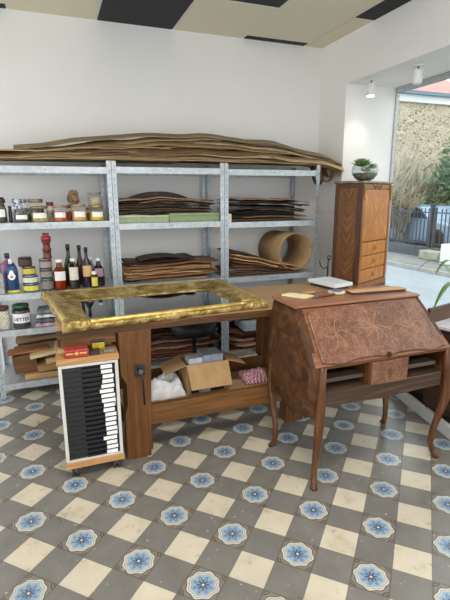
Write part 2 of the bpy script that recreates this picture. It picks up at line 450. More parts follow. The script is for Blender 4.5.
# piles on the shelves
GU = 'middle unit upper shelf veneer'
def lump(c, w, h, b_): return hump(c, w, h, b_)
stack(.51, 1.42, L2[1] + .078, lump(1.0, .35, .03, .095), 12, 'dark', 'dark veneer sheet lying on the green files, upper shelf of middle unit', 'dark veneer on the green files', 11, lenr=(.7, 1), noth=.6)
stack(1.47, 2.37, L3[1], lump(1.72, .5, .06, .16), 15, 'dark', 'dark veneer sheet in the pile on the upper shelf of the right unit', 'dark veneer on right upper shelf', 12, lenr=(.55, .95))
stack(.51, 1.42, L2[2], lump(.95, .5, .03, .15), 12, 'mix', 'brown veneer sheet in the pile just behind the gilt frame, middle unit', 'veneer on middle lower shelf', 13, lenr=(.6, 1))
stack(1.47, 2.37, L3[2], lambda x: max(.02, .23 - .21 * max(0, (x - 1.6)) / .75), 13, 'mix', 'brown veneer sheet in the sloping pile left of the cardboard tube', 'veneer beside the cardboard tube', 14, lenr=(.5, .85))
stack(.51, 1.42, L2[4], lump(1.0, .8, .06, .32), 24, 'red', 'reddish veneer sheet in the tall pile behind the stool, lower middle unit', 'veneer in tall pile behind the stool', 15, lenr=(.75, 1), wave=.012)
stack(1.47, 2.37, L3[4], lump(1.9, .6, .03, .21), 16, 'red', 'reddish veneer sheet in the pile on the bottom shelf of the right unit', 'veneer on right bottom shelf', 16, lenr=(.65, 1), wave=.014)
# arched sheets standing proud of the piles
def arch(x0, x1, z0, h, c, label, y=YF + .12):
    bm = BM(); prev = None
    for k in range(21):
        u = k / 20; x = x0 + (x1 - x0) * u; z = z0 + h * math.sin(pi * u) ** .8
        r = [bm.verts.new((x, y, z)), bm.verts.new((x, y + .22, z)), bm.verts.new((x, y + .22, z + .013)), bm.verts.new((x, y, z + .013))]
        if prev:
            for j in range(4): bm.faces.new((prev[j], r[j], r[(j + 1) % 4], prev[(j + 1) % 4]))
        else: bm.faces.new(r)
        prev = r
    bm.faces.new(prev[::-1]); tag(obj('bent_veneer', bm, vwood(c)), label, 'veneer sheet')
for i in range(4):
    arch(.64 + i * .02, 1.16 - i * .04, L2[1] + .182 - .0 * i, .062 - i * .0145, ['2c2120', '3a2b27', '241c1c', '33261f'][i], ['outermost of the four', 'second of the four', 'third of the four', 'innermost of the four'][i] + ' dark bent veneer strips arching over the pile above the green files')
arch(.7, 1.12, L2[2] + .172, .03, '33261f', 'dark bent veneer arching over the pile behind the gilt frame')
# green files under the dark veneer
for i, (a, b_, h, lab) in enumerate(((.512, .95, .062, 'pale green flat file box with a buckled lid, left of the pair'), (.955, 1.412, .074, 'plain green flat file box, right of the pair'))):
    t = thing('file_box', lab, 'file box', ((a + b_) / 2, YF + .2, L2[1]), 0, 'green file boxes')
    mg = plain('95a283' if i == 0 else '82936c', .7, var=.06)
    obj('box_body', box(BM(), a, b_, YF + .03, YF + .38, L2[1] + .001, L2[1] + h * .72), mg, t, .003)
    bm = BM()
    if i == 0:
        prism(bm, [(a, L2[1] + h * .73), (b_, L2[1] + h * .73), (b_, L2[1] + h), (a + .3, L2[1] + h * .95), (a + .15, L2[1] + h * 1.1), (a, L2[1] + h)], YF + .026, YF + .38, 'y')
    else: box(bm, a - .001, b_, YF + .026, YF + .38, L2[1] + h * .73, L2[1] + h)
    obj('lid', bm, plain('b4b894' if i == 0 else '8d9c76', .7, var=.05), t, .003)
# big cardboard tube
p = at(298, 256, 3.87); rad = .178
t = thing('cardboard_tube', 'wide short brown cardboard tube lying on veneer on the right unit', 'tube', (p.x - .02, 3.98, L3[2] + .03))
bm = BM(); cx, cz = 2.185, L3[2] + .03 + rad
n = 40; rings = []
for (r, y) in ((rad, 3.82), (rad, 4.2), (rad - .009, 4.2), (rad - .009, 3.82)):
    rings.append([bm.verts.new((cx + r * cos(2 * pi * i / n) - (y - 3.82) * .12, y, cz + r * sin(2 * pi * i / n))) for i in range(n)])
for q in range(4):
    a, b_ = rings[q], rings[(q + 1) % 4]
    for i in range(n): bm.faces.new((a[i], a[(i + 1) % n], b_[(i + 1) % n], b_[i])).smooth = (q in (0, 2))
obj('tube_wall', bm, plain('9d7f58', .75, var=.08, sc=12), t)
# grey box and odd bits on the right unit, low
tag(obj('storage_box', box(BM(), 1.62, 2.0, YF - .06, YF + .2, .345, .425), plain('a8afb4', .6, var=.04), bevel=.004), 'grey flat box lying on the veneer pile under the workbench at right', 'box')
tag(obj('cream_block', box(BM(), 1.475, 1.515, YF + .005, YF + .028, L3[1] + .001, L3[1] + .075), plain('cfc8a8', .7), bevel=.002), 'small cream block at the left end of the right upper shelf', 'block')

# ------------------------------------------------------------------ jars and bottles
def jar(cx, w, z0, h, y, content, label, cap='8c8a85', cap_h=.16, fill=.72, paper=True, glass='ffffff', name='jar', cat='jar', group=None, captxt=False, clip=True):
    t = thing(name, label, cat, (cx, y, z0), 0, group); r = w / 2
    bt = h * (1 - cap_h)
    obj('jar_contents', lathe(BM(), [(r * .9, z0 + .004), (r * .93, z0 + .01), (r * .93, z0 + bt * fill)], cx, y), plain(content, .7, var=.25, sc=90), t)
    obj('jar_glass', lathe(BM(), [(r * .92, z0 + .001), (r, z0 + .008), (r, z0 + bt * .8), (r * .86, z0 + bt)], cx, y), glassy(glass, .8), t)
    lid = obj('lid', lathe(BM(), [(r * .86, z0 + bt), (r * .9, z0 + bt + .003), (r * .9, z0 + h * .98), (r * .85, z0 + h)], cx, y), plain(cap, .35, .4, .08), t)
    if clip: obj('clip', tube(BM(), [(cx - r * .93, y - r * .2, z0 + bt * .75), (cx - r, y, z0 + bt), (cx - r * .93, y, z0 + h)], .0022, 5), plain('a5a5a2', .3, .8), t)
    if paper: curved_label(t, cx, y, r * 1.012, z0 + bt * .3, z0 + bt * .68, R(42), 'eeece4')
    return t
def curved_label(t, cx, y, r, za, zb, half, col, name='paper_label', ang=0):
    bm = BM(); prev = None; a0 = -pi / 2 + ang
    for k in range(13):
        a = a0 - half + 2 * half * k / 12
        q = [(r, za), (r + .0012, za), (r + .0012, zb), (r, zb)]
        ring = [bm.verts.new((cx + rr_ * cos(a), y + rr_ * sin(a), z)) for rr_, z in q]
        if prev:
            for j in range(4): bm.faces.new((prev[j], ring[j], ring[(j + 1) % 4], prev[(j + 1) % 4]))
        else: bm.faces.new(ring)
        prev = ring
    bm.faces.new(prev[::-1]); return obj(name, bm, plain(col, .7, var=.04), t)
def bottle(cx, y, z0, w, h, neck, glass, liquid, cap, label, lab=None, shoulder=.62, alpha=.7, lab_r=(.12, .5), cap_h=.1, fill=.55, name='bottle', opaque=False, lab_half=R(50)):
    t = thing(name, label, 'bottle', (cx, y, z0)); r = w / 2; s = h * shoulder; rn = neck / 2
    prof = [(r * .94, z0 + .001), (r, z0 + .006), (r, z0 + s), (r * .86, z0 + s + (h - s) * .12), (rn * 1.15, z0 + s + (h - s) * .42), (rn, z0 + s + (h - s) * .55), (rn, z0 + h * (1 - cap_h))]
    obj('bottle_body', lathe(BM(), prof, cx, y), plain(glass, .25, 0, .06) if opaque else glassy(glass, alpha), t)
    if not opaque: obj('liquid', lathe(BM(), [(r * .9, z0 + .004), (r * .93, z0 + .01), (r * .93, z0 + h * fill)], cx, y), plain(liquid, .2, 0, .1), t)
    obj('cap', lathe(BM(), [(rn * 1.15, z0 + h * (1 - cap_h)), (rn * 1.25, z0 + h * (1 - cap_h) + .002), (rn * 1.25, z0 + h * .99), (rn, z0 + h)], cx, y), plain(cap, .4, 0, .04), t)
    if lab: curved_label(t, cx, y, r * 1.012, z0 + h * lab_r[0], z0 + h * lab_r[1], lab_half, lab)
    return t
def pj(pxl, pxr, pyt, pyb, Y, z0):
    """width, centre and height of something seen between these columns and rows at depth Y"""
    a, b_ = at(pxl, pyb, Y), at(pxr, pyb, Y); c = at((pxl + pxr) / 2, pyt, Y)
    return (a.x + b_.x) / 2, b_.x - a.x, c.z - z0
Z = L1[1]; YA, YBk = 3.87, 3.99
def J(l, r_, top, Y, *a, **k):
    cx, w, h = pj(l, r_, top, 221, Y, Z); return jar(cx, w, Z, h, Y, *a, **k)
J(-3, 8, 199, YA, '2b2a2c', 'tall jar of black powder with a white label, leftmost on the jar shelf', cap='3a3836')
J(31, 50, 206, YA, 'a2935a', 'glass jar of olive green powder with white label, front row', cap='8d7a5c')
J(14, 30.5, 209, YA, '4f4b45', 'short glass jar of grey powder with a cream label, before the porcelain flask', cap='7b726a')
J(53, 68, 205, YA, 'b5603f', 'glass jar of brick red powder with white label, front row', cap='9a8672')
J(72, 87.5, 204, YA, 'c99a4c', 'glass jar of ochre powder with white label, below the dried root', cap='a08a66')
J(90, 105, 205, YA, 'd0a02f', 'glass jar of bright yellow powder, rightmost in the front row', cap='a08a5a')
J(29, 45.5, 199, YBk, '77705c', 'large clip-top jar standing behind the olive powder jar', cap='8b7b64', paper=False)
J(47, 55.5, 202, YBk, 'c9c6bc', 'slim jar with a dark red lid behind the brick red powder', cap='7d2a2c', cap_h=.2, paper=False, clip=False)
J(20, 29, 199, YBk + .05, '8d9294', 'clear empty-looking jar behind the porcelain flask', cap='9aa0a2', paper=False)
J(67, 73, 206, YA + .1, 'a13028', 'small jar with a red band between the red and ochre jars', cap='8f2822', paper=False, clip=False)
J(86.5, 92, 208, YA + .12, '5d6a35', 'small dark green jar between the ochre and yellow jars', cap='4a4436', paper=False, clip=False)
# jar of shells stacked on the back row
cx, w, h = pj(88, 103, 187, 204, YBk, 0); z1 = at(95, 205, YBk).z
J(87.5, 103.5, 206, YBk + .03, 'b9b2a0', 'glass jar hidden behind the yellow powder, carrying another jar', cap='a59d8a', paper=False)
hb = pj(87.5, 103.5, 206, 221, YBk + .03, Z)[2]
jar(cx, w * .95, Z + hb + .001, .11, YBk + .03, 'b3a58e', 'glass jar of pale shells topmost, stacked on another jar at right', cap='8d8f88', paper=False, fill=.8)
bottle(xat(10.5, YA + .02, 215), YA + .02, Z, .028, .125, .02, '1c1c1f', '111111', '1a1a1a', 'thin black bottle between the black powder jar and the porcelain flask', opaque=True)
bottle(xat(1, YBk + .07, 200), YBk + .07, Z, .05, .19, .03, '3c3a35', '111111', '141414', 'dark bottle with black stopper behind the black powder jar', opaque=True)
# porcelain flask: white with blue dots
M_PORC, nt, b = newmat('blue_dotted_porcelain', .15)
vo = nt.nodes.new('ShaderNodeTexVoronoi'); vo.inputs['Scale'].default_value = 45; nt.links.new(coords(nt), vo.inputs['Vector'])
nt.links.new(ramp(nt, vo.outputs['Distance'], [(.0, '2b4a8f'), (.32, '3a5a9c'), (.4, 'e4e8ee')]), b.inputs['Base Color'])
cx = xat(16.5, YBk - .03, 200); t = thing('porcelain_flask', 'white porcelain flask with blue dots standing behind the grey powder jar', 'flask', (cx, YBk - .03, Z))
obj('flask_body', lathe(BM(), [(.03, Z + .001), (.042, Z + .03), (.042, Z + .1), (.03, Z + .14), (.016, Z + .155), (.016, Z + .17), (.02, Z + .172)], cx, YBk - .03), M_PORC, t)
for s in (-1, 1): obj('handle', tube(BM(), [(cx + s * .014, YBk - .03, Z + .168), (cx + s * .03, YBk - .03, Z + .175), (cx + s * .032, YBk - .03, Z + .155), (cx + s * .024, YBk - .03, Z + .145)], .005, 6), plain('22242c', .3), t)
# dried root on the ochre jar
hb = pj(72, 87.5, 204, 221, YA, Z)[2]
bm = BM(); bmesh.ops.create_icosphere(bm, subdivisions=3, radius=.05)
J(68, 80, 204, YBk + .03, '8a7a5e', 'glass jar standing behind the ochre powder under the dried root', cap='7c6a50', paper=False)
for v in bm.verts:
    q = v.co * 28; v.co *= 1 + .35 * noise.noise(q); v.co.z = v.co.z * .95 + (.02 if v.co.z > .03 else 0); v.co += Vector((xat(74, YBk + .03, 200), YBk + .03, Z + pj(68, 80, 204, 221, YBk + .03, Z)[2] + .045))
tag(obj('dried_root', bm, plain('7c6246', .8, var=.4, sc=60)), 'knobbly brown dried root on top of a jar', 'dried root')

Z = L1[2]; YA, YBk = 3.87, 4.02
def PB(l, r_, top, Y=None, base=290):
    Y = Y or YA; cx, w, h = pj(l, r_, top, base, Y, Z); return cx, Y, Z, w, h
def BT(l, r_, top, neckpx, *a, Y=None, **k):
    cx, Y, z, w, h = PB(l, r_, top, Y); return bottle(cx, Y, z, w, h, w * neckpx / (r_ - l), *a, **k)
# detergent bottle, flattened body
cx, Y_, _, w, h = PB(7, 20, 259)
t = thing('detergent_bottle', 'dark blue detergent bottle with white drop label and yellow base band', 'bottle', (cx, Y_, Z))
def oval(bm, prof, cx, cy, k=.55, n=24):
    return lathe(bm, prof, 0, 0, n, True, Matrix.Translation((cx, cy, 0)) @ Matrix.Diagonal((1, k, 1, 1)))
obj('bottle_body', oval(BM(), [(w * .46, Z + .001), (w / 2, Z + .008), (w / 2, Z + h * .62), (w * .42, Z + h * .78), (w * .2, Z + h * .86)], cx, Y_), plain('1d3d6e', .25, 0, .05), t, 0)
obj('base_band', oval(BM(), [(w * .505, Z + .002), (w * .505, Z + .022)], cx, Y_), plain('d5c84a', .3), t)
obj('cap', oval(BM(), [(w * .16, Z + h * .86), (w * .17, Z + h * .99), (w * .12, Z + h)], cx, Y_, .8), plain('e8e8ea', .3), t)
bm = BM(); lz = Z + h * .52
prism(bm, [(cx + w * .3 * sin(a) * (1 if cos(a) < .3 else .75), lz + w * .36 * cos(a) * (1.3 if cos(a) > .6 else 1)) for a in [2 * pi * i / 20 for i in range(20)]], Y_ - w * .28, Y_ - w * .265, 'y')
lb = obj('drop_label', bm, plain('eef0f2', .4, var=.02), t)
bm = BM(); prism(bm, [(cx + w * .15 * sin(a), lz - w * .1 + w * .12 * cos(a)) for a in [2 * pi * i / 16 for i in range(16)]], Y_ - w * .284, Y_ - w * .279, 'y')
obj('label_mark', bm, plain('d88a3c', .4), lb)
bottle(*[*PB(3, 18, 253, 3.97)[:3], PB(3, 18, 253, 3.97)[3], PB(3, 18, 253, 3.97)[4], .03], '8a5570', '8a5570', '2a2d4a', 'dusky pink plastic bottle with navy cap behind the blue detergent', opaque=True, shoulder=.7, cap_h=.12)
cx, Y_, _, w, h = PB(-6, 3, 233, 4.05); tag(obj('blue_box', box(BM(), cx - w / 2, cx + w / 2, 4.02, 4.1, Z + .001, Z + h), plain('5a93bd', .6), bevel=.002), 'tall light blue carton at the left end of the bottle shelf', 'box')
cx, Y_, _, w, h = PB(-5, 5, 273, 3.86); tag(obj('grey_carton', box(BM(), cx - w / 2, cx + w / 2, 3.83, 3.9, Z + .001, Z + h), plain('9a9a9c', .6, var=.2), bevel=.002), 'short grey carton left of the blue detergent bottle', 'box')
def tin(cx, y, z, w, h, body, band, lid, label, name='tin', grp=None):
    t = thing(name, label, 'tin', (cx, y, z), 0, grp); r = w / 2
    obj('tin_body', lathe(BM(), [(r * .97, z + .0005), (r, z + .003), (r, z + h * .88), (r * .95, z + h * .9)], cx, y), plain(body, .35, .2, .08), t)
    obj('lid', lathe(BM(), [(r * .95, z + h * .9), (r * .93, z + h * .99)], cx, y), plain(lid, .3, .6), t)
    if band: curved_label(t, cx, y, r * 1.008, z + h * .15, z + h * .75, R(80), band, 'tin_label')
    return t
hs = (.06, .066, .07, .074); zt = Z; dat = [('2c3f78', 'd6cd4e', 'b7b9bc', 'yellow labelled blue tin at the base of the left tin stack', 30.5), ('2c3f78', 'd9d8b8', 'b7b9bc', 'cream and yellow labelled tin second from bottom in the left stack', 30.5), ('50402e', 'c8b45a', '9a958a', 'tan labelled tin third up in the left stack', 30), ('26201f', '4a3a30', '3a3330', 'black tin topmost of the left tin stack', 27)]
for i, (bd_, bn, ld_, lab, px) in enumerate(dat):
    w = .118 if i < 2 else .1; h = (.066, .066, .07, .072)[i]
    tin(xat(px, YA + .02, 280), YA + .02, zt, w, h, bd_, bn, ld_, lab, grp='stacked tins on the bottle shelf'); zt += h + .0005
zt = Z
for i in range(3):
    h = (.1, .075, .08)[i]
    tin(xat(47, YA + .01, 280), YA + .01, zt, .098, h, ('4c4846', '3a3634', '4a3a3c')[i], ('7d7872', '8a8580', '9a8a8c')[i], '8f8d8a', ('grey tin at the base of the stack under the red grinder', 'dark tin in the middle of the stack under the red grinder', 'mottled dark tin directly under the red grinder')[i], grp='dark tins under the red grinder'); zt += h + .0005
cx = xat(46.8, YA + .01, 250); t = thing('wooden_grinder', 'tall red and brown turned grinder standing on the dark tins', 'grinder', (cx, YA + .01, zt)); hz = at(47, 233, YA).z - zt
obj('grinder_body', lathe(BM(), [(.036, zt + .001), (.036, zt + hz * .06), (.03, zt + hz * .09), (.031, zt + hz * .3), (.036, zt + hz * .33), (.036, zt + hz * .37), (.028, zt + hz * .41), (.027, zt + hz * .6), (.036, zt + hz * .64), (.036, zt + hz * .7)], cx, YA + .01), plain('5d2c22', .35, var=.35, sc=60), t)
obj('grinder_head', lathe(BM(), [(.03, zt + hz * .7), (.038, zt + hz * .74), (.038, zt + hz * .86), (.022, zt + hz * .9), (.026, zt + hz * .94), (.026, zt + hz * .99), (.02, zt + hz)], cx, YA + .01), plain('8a2826', .3, var=.3, sc=60), t)
BT(54.5, 68, 259, 5.5, 'd9a05a', 'a85c22', 'eeeeec', 'amber bottle with white cap and blank white label, next to the grinder', lab='e6e2e0', alpha=.9, shoulder=.6, lab_r=(.32, .62), fill=.6)
BT(69.5, 80.5, 258, 4.5, 'cfc9b6', '3a3d42', 'e8e2d8', 'clear squat bottle with pale labels and dark liquid at its bottom', lab='d8d2c4', shoulder=.7, lab_r=(.3, .72), fill=.28)
BT(83, 94, 247, 3, '2a2030', '15101a', '1a1016', 'tall black wine bottle with orange and cream label', lab='d8a878', opaque=True, shoulder=.55, lab_r=(.28, .55), Y=3.9)
BT(94.5, 105.5, 258, 4, '1c1a1c', '111111', 'e0ddd8', 'black round-shouldered bottle with purple label and white cap', lab='a58aa0', opaque=True, shoulder=.6, lab_r=(.35, .65), Y=3.92)
BT(91.5, 99, 271, 4, '3a2a18', '2a1a10', 'e8e4dc', 'small dark bottle with yellow label and white cap, frontmost', lab='dcc95c', opaque=True, shoulder=.7, lab_r=(.12, .65), Y=3.84, cap_h=.2)
BT(66, 76, 244, 3.5, '6b7a4a', '4d5a34', '2a2a28', 'green glass bottle with dark cork behind the clear squat bottle', shoulder=.5, Y=4.03, fill=.3)
BT(78, 86, 245, 3.2, '3a2420', '2a1814', '281c1a', 'dark brown tall bottle behind the black wine bottle', opaque=True, shoulder=.5, Y=4.05)
BT(88, 97, 257, 4, '8a8c92', '55585c', 'dcdce0', 'grey bottle with white cap mostly hidden by the purple labelled one', opaque=True, Y=4.03)

Z = L1[3]
cx, Y_, _, w, h = PB(-2, 12, 306, 3.88, 328); h = at(5, 306, 3.88).z - Z
jar(cx, w, Z, h, 3.88, 'cfc8b4', 'jar of white powder with a reddish brown lid, lower left shelf', cap='6a3a2e', cap_h=.12, paper=False, fill=.92)
cx = xat(22, 3.88, 320); h = at(22, 304, 3.88).z - Z
t = jar(cx, .138, Z, h, 3.88, '3a3834', 'wide jar with green lid and hand-lettered white label', cap='2f5a3c', cap_h=.14, paper=False, fill=.9)
lb = curved_label(t, cx, 3.88, .07, Z + h * .26, Z + h * .66, R(62), 'e6e6ea')
fc = bpy.data.curves.new('lettering', 'FONT'); fc.body = 'UETTES'; fc.size = .036; fc.align_x = 'CENTER'; fc.extrude = .0004; fc.offset = .0008
fo = bpy.data.objects.new('tmp', fc); COL.objects.link(fo); bpy.context.view_layer.update()
me = bpy.data.meshes.new_from_object(fo.evaluated_get(bpy.context.evaluated_depsgraph_get())); bpy.data.objects.remove(fo)
bm = BM(); bm.from_mesh(me)
for v in bm.verts:
    a = v.co.x / .0715; rr_ = .0716 + v.co.z; v.co = Vector((cx + rr_ * sin(a), 3.88 - rr_ * cos(a), Z + h * .36 + v.co.y))
obj('lettering', bm, plain('1e1e24', .6), lb)
# folded plastic bags, a pile of four
for i, (c, lab) in enumerate((('b59aa4', 'pinkish folded plastic bag lowest of the bag pile'), ('5a5c60', 'dark grey folded bag second in the bag pile'), ('b8babd', 'silver folded bag third in the bag pile'), ('6c7076', 'crumpled grey bag on top of the bag pile'))):
    xa, xb = xat(34 + i, 3.88, 315), xat(57, 3.88, 315)
    bm = BM(); bmesh.ops.create_grid(bm, x_segments=14, y_segments=10, size=.5)
    for v in bm.verts:
        e = max(0, 1 - max(abs(v.co.x), abs(v.co.y)) * 2) ; q = v.co.copy()
        v.co = Vector((xa + (xb - xa) * (q.x + .5), 3.83 + .2 * (q.y + .5), Z + .004 + i * .036 + .02 * min(1, e * 6) + .008 * noise.noise(q * 7 + Vector((i, 0, 0)))))
    r = bmesh.ops.extrude_face_region(bm, geom=bm.faces[:]); vs = [g for g in r['geom'] if isinstance(g, bmesh.types.BMVert)]
    for v in vs: v.co.z = Z + .002 + i * .036
    tag(obj('folded_bag', bm, plain(c, .35, 0, .35, 40)), lab, 'bag', 'pile of folded bags')

# boards on the bottom left shelf
Z = L1[4]
def board(x0, x1, z0, z1, y0, y1, ang, c, label, axis='x', yaw=0, name='wooden_board'):
    bm = BM(); cx, cz, cy = (x0 + x1) / 2, (z0 + z1) / 2, (y0 + y1) / 2
    M = Matrix.Translation((cx, cy, cz)) @ Matrix.Rotation(R(yaw), 4, 'Z') @ Matrix.Rotation(-R(ang), 4, 'Y') @ Matrix.Translation((-cx, -cy, -cz))
    box(bm, x0, x1, y0, y1, z0, z1, M)
    c2 = ''.join('%02x' % min(255, int(int(c[i:i + 2], 16) * 1.25)) for i in (0, 2, 4))
    return tag(obj(name, bm, wood(c, c2, 'x', .55), bevel=.002), label, 'board', 'boards on the bottom left shelf')
board(-.30, .40, Z + .004, Z + .05, 3.84, 4.2, 0, 'ab8558', 'tan board lying flat at the bottom of the left board pile')
board(-.20, .42, Z + .08, Z + .135, 3.83, 4.15, 4, '94744e', 'long brown box-like board second from the bottom, tilted')
board(-.13, .42, Z + .142, Z + .185, 3.84, 4.15, 5, 'b8986c', 'pale brown board on top of the tilted pair')
board(-.38, -.2, Z + .055, Z + .2, 3.88, 4.2, 6, '6a4a30', 'dark squarish wood block at the left end of the board pile')
board(-.25, .40, Z + .222, Z + .25, 3.83, 4.0, 8, 'd0b88e', 'light curled board edge in front of the big sheet')
board(-.35, .42, Z + .25, Z + .262, 4.03, 4.25, 4, '7c6448', 'wide dark brown sheet at the back of the board pile')
board(-.36, .40, Z + .28, Z + .315, 4.05, 4.25, 4, '8c7252', 'brown sheet topmost at the back of the board pile')
board(-.42, -.1, Z + .212, Z + .235, 3.9, 4.02, 3, '8a5c38', 'reddish short board end at the left of the pile')

# ------------------------------------------------------------------ workbench
BZ = .87; BY0, BY1, BX0, BX1 = 2.56, 3.27, -.02, 2.22
W_BENCH = wood('5a3a1c', '80572e', 'x', .5, c3='6a4724'); W_BENCHZ = wood('4e2f16', '754a24', 'z', .5, c3='603c1b'); W_TOP = wood('99795a', 'bb9c78', 'x', .5, c3='a98a66')
t = thing('workbench', 'long heavy wooden workbench with iron vise leg and low shelf', 'workbench', ((BX0 + BX1) / 2, (BY0 + BY1) / 2, 0))
obj('bench_top', box(BM(), BX0, BX1, BY0 + .012, BY1, BZ - .042, BZ), W_TOP, t, .003)
obj('front_edge', box(BM(), BX0, BX1, BY0, BY0 + .0118, BZ - .044, BZ - .001), wood('4a301a', '6b4828', 'x', .5), t, .002)
obj('apron', box(BM(), BX0 + .02, .3, BY0 + .02, BY0 + .05, .765, BZ - .043), W_BENCH, t, .003)
obj('apron', box(BM(), .505, BX1 - .03, BY0 + .015, BY0 + .045, .828, BZ - .045), W_BENCH, t, .003)
obj('apron', box(BM(), BX0 + .02, BX1 - .03, BY1 - .07, BY1 - .04, .77, BZ - .043), W_BENCH, t, .003)
bm = BM(); prism(bm, [(.312, BZ - .044), (.505, BZ - .044), (.475, 0), (.325, 0), (.325, .3), (.345, .36), (.345, .5), (.312, .56)], BY0 - .002, BY0 + .058, 'y')
vj = obj('vise_jaw', bm, W_BENCHZ, t, .004)
obj('leg', box(BM(), .34, .5, BY0 + .062, BY0 + .16, 0, BZ - .043), W_BENCHZ, t, .004)
obj('leg', box(BM(), 1.46, 1.6, BY0 + .06, BY0 + .16, 0, BZ - .043), W_BENCHZ, t, .004)
obj('leg', box(BM(), .34, .45, BY1 - .2, BY1 - .08, 0, BZ - .043), W_BENCHZ, t, .004)
obj('leg', box(BM(), 1.48, 1.6, BY1 - .2, BY1 - .08, 0, BZ - .043), W_BENCHZ, t, .004)
obj('lower_shelf', box(BM(), .345, 1.6, BY0 + .165, BY1 - .21, .235, .26), W_TOP, t, .003)
obj('stretcher', box(BM(), .48, 1.6, BY0 + .015, BY0 + .058, .2, .33), W_BENCH, t, .005)
obj('stretcher', box(BM(), .452, 1.478, BY1 - .205, BY1 - .165, .2, .36), W_BENCH, t, .005)
M_IRON = plain('3b3836', .45, .7, .2)
bm = BM(); box(bm, .395, .455, BY0 - .012, BY0 - .003, .545, .62)
ip = obj('vise_plate', bm, M_IRON, t, .003)
bm = BM(); tube(bm, [(.425, BY0 - .012, .585), (.425, BY0 - .05, .585)], .014, 12); obj('vise_screw', bm, plain('6a6764', .35, .8), ip)
bm = BM(); tube(bm, [(.43, BY0 - .042, .6), (.435, BY0 - .042, .52), (.44, BY0 - .04, .37)], .006, 8); obj('vise_handle', bm, M_IRON, ip)

# planks and bits lying on the lower left, above the cart
for i, (x0, x1, z0, z1, c, lab) in enumerate(((-.02, .29, .752, .757, '9c7e56', 'thin tan offcut lying between the cart and workbench'),)): pass

# ------------------------------------------------------------------ gilt frame with mirror
M_GILT, nt, b = newmat('gilt', .38, .5)
v = coords(nt); n1 = noise_tex(nt, v, 14, 5); n2 = noise_tex(nt, v, 60, 4); vo = nt.nodes.new('ShaderNodeTexVoronoi'); vo.inputs['Scale'].default_value = 48; nt.links.new(v, vo.inputs['Vector'])
c = ramp(nt, n1, [(.3, '6a5830'), (.5, 'a88c4c'), (.7, 'd6c08a')])
c = mixc(nt, (N(nt, n2) - .5).fn('MAXIMUM', 0.0) * 2.2, c, '4a3f22')
nt.links.new(c, b.inputs['Base Color'])
h = N(nt, vo.outputs['Distance']) * .8 + N(nt, n2) * .6
bump(nt, b, h.s, .9, .008)
M_GILT2, nt, b = newmat('burnished_gilt', .28, .6)
n1 = noise_tex(nt, coords(nt), 20, 4); nt.links.new(ramp(nt, n1, [(.3, 'b3913f'), (.7, 'e6cb7c')]), b.inputs['Base Color'])
FZ = BZ + .001
oFL, oFR, oBR, oBL = (Vector(a) for a in ((.035, 2.52), (1.275, 2.62), (1.26, 3.42), (-.09, 3.45)))
iFL, iFR, iBR, iBL = (Vector(a) for a in ((.165, 2.66), (1.13, 2.76), (1.09, 3.25), (.135, 3.22)))
fr = thing('gilt_frame', 'large ornate gilt picture frame holding a mirror, lying on the workbench', 'frame', (.6, 2.86, FZ), 0)
# carved profile: (fraction from outer to inner, height)
PROF = [(0, 0), (0, .022), (.04, .038), (.14, .05), (.24, .045), (.34, .034), (.46, .03), (.6, .031), (.72, .026), (.8, .02), (.88, .022), (.94, .019), (1, .013), (1, .0)]
bm = BM(); NS = 46
outer = [oFL, oFR, oBR, oBL]; inner = [iFL, iFR, iBR, iBL]
loops = []
for e in range(4):
    a, b_ = outer[e], outer[(e + 1) % 4]; c_, d_ = inner[e], inner[(e + 1) % 4]
    for s in range(NS):
        u = s / NS; po = a.lerp(b_, u); pi_ = c_.lerp(d_, u)
        near = min(u, 1 - u) * (b_ - a).length
        cen = abs(u - .5) * (b_ - a).length
        ring = []
        nrm = (po - pi_).normalized()
        flare = (.03 * math.exp(-(near / .1) ** 2) * (1 if True else 0) + .012 * math.exp(-(cen / .09) ** 2)
                 + .004 * sin(u * (b_ - a).length * 90))
        for k, (f, hh) in enumerate(PROF):
            p2 = po.lerp(pi_, f)
            if f < .3: p2 = p2 + nrm * flare * (1 - f / .3)
            z = hh
            if .02 < f < .9 and hh > .015:
                orn = max(math.exp(-(near / .14) ** 2), .8 * math.exp(-(cen / .1) ** 2), .08)
                z += orn * .004 * noise.noise(Vector((p2.x * 60, p2.y * 60, 3.1))) + orn * .01 * noise.noise(Vector((p2.x * 90, p2.y * 90, 1.1))) + .006 * orn
            ring.append(bm.verts.new((p2.x, p2.y, FZ + z)))
        loops.append(ring)
m_ = len(PROF)
for i in range(len(loops)):
    a, b_ = loops[i], loops[(i + 1) % len(loops)]
    for k in range(m_):
        f = bm.faces.new((a[k], b_[k], b_[(k + 1) % m_], a[(k + 1) % m_])); f.smooth = True
obj('carved_rail', bm, M_GILT, fr)
bm = BM()
for e in range(4):   # burnished fillet along the crest
    pts = []
    for u in [i / 20 for i in range(21)]:
        if u < .1 or u > .9: continue
        po = outer[e].lerp(outer[(e + 1) % 4], u); pp = po.lerp(inner[e].lerp(inner[(e + 1) % 4], u), .07); pts.append((pp.x, pp.y, FZ + .042))
    tube(bm, pts, .015, 10, 1.0)
obj('fillet', bm, M_GILT2, fr)
for e in range(4):   # corner acanthus scrolls
    bm = BM()
    o_, i_ = outer[e], inner[e]; d = (i_ - o_); L = d.length; d.normalize(); q = Vector((-d.y, d.x))
    for s in (-1, 0, 1):
        for kk in range(5):
            base = o_ + d * (.03 + .028 * kk) + q * s * (.02 + .02 * kk)
            bmesh.ops.create_icosphere(bm, subdivisions=2, radius=.017, matrix=Matrix.Translation((base.x, base.y, FZ + .046 - .003 * kk)) @ Matrix.Rotation(math.atan2(d.y, d.x) + s * .5, 4, 'Z') @ Matrix.Diagonal((1.7, .7, .8, 1)))
    for f in bm.faces: f.smooth = True
    obj('corner_ornament', bm, M_GILT, fr)
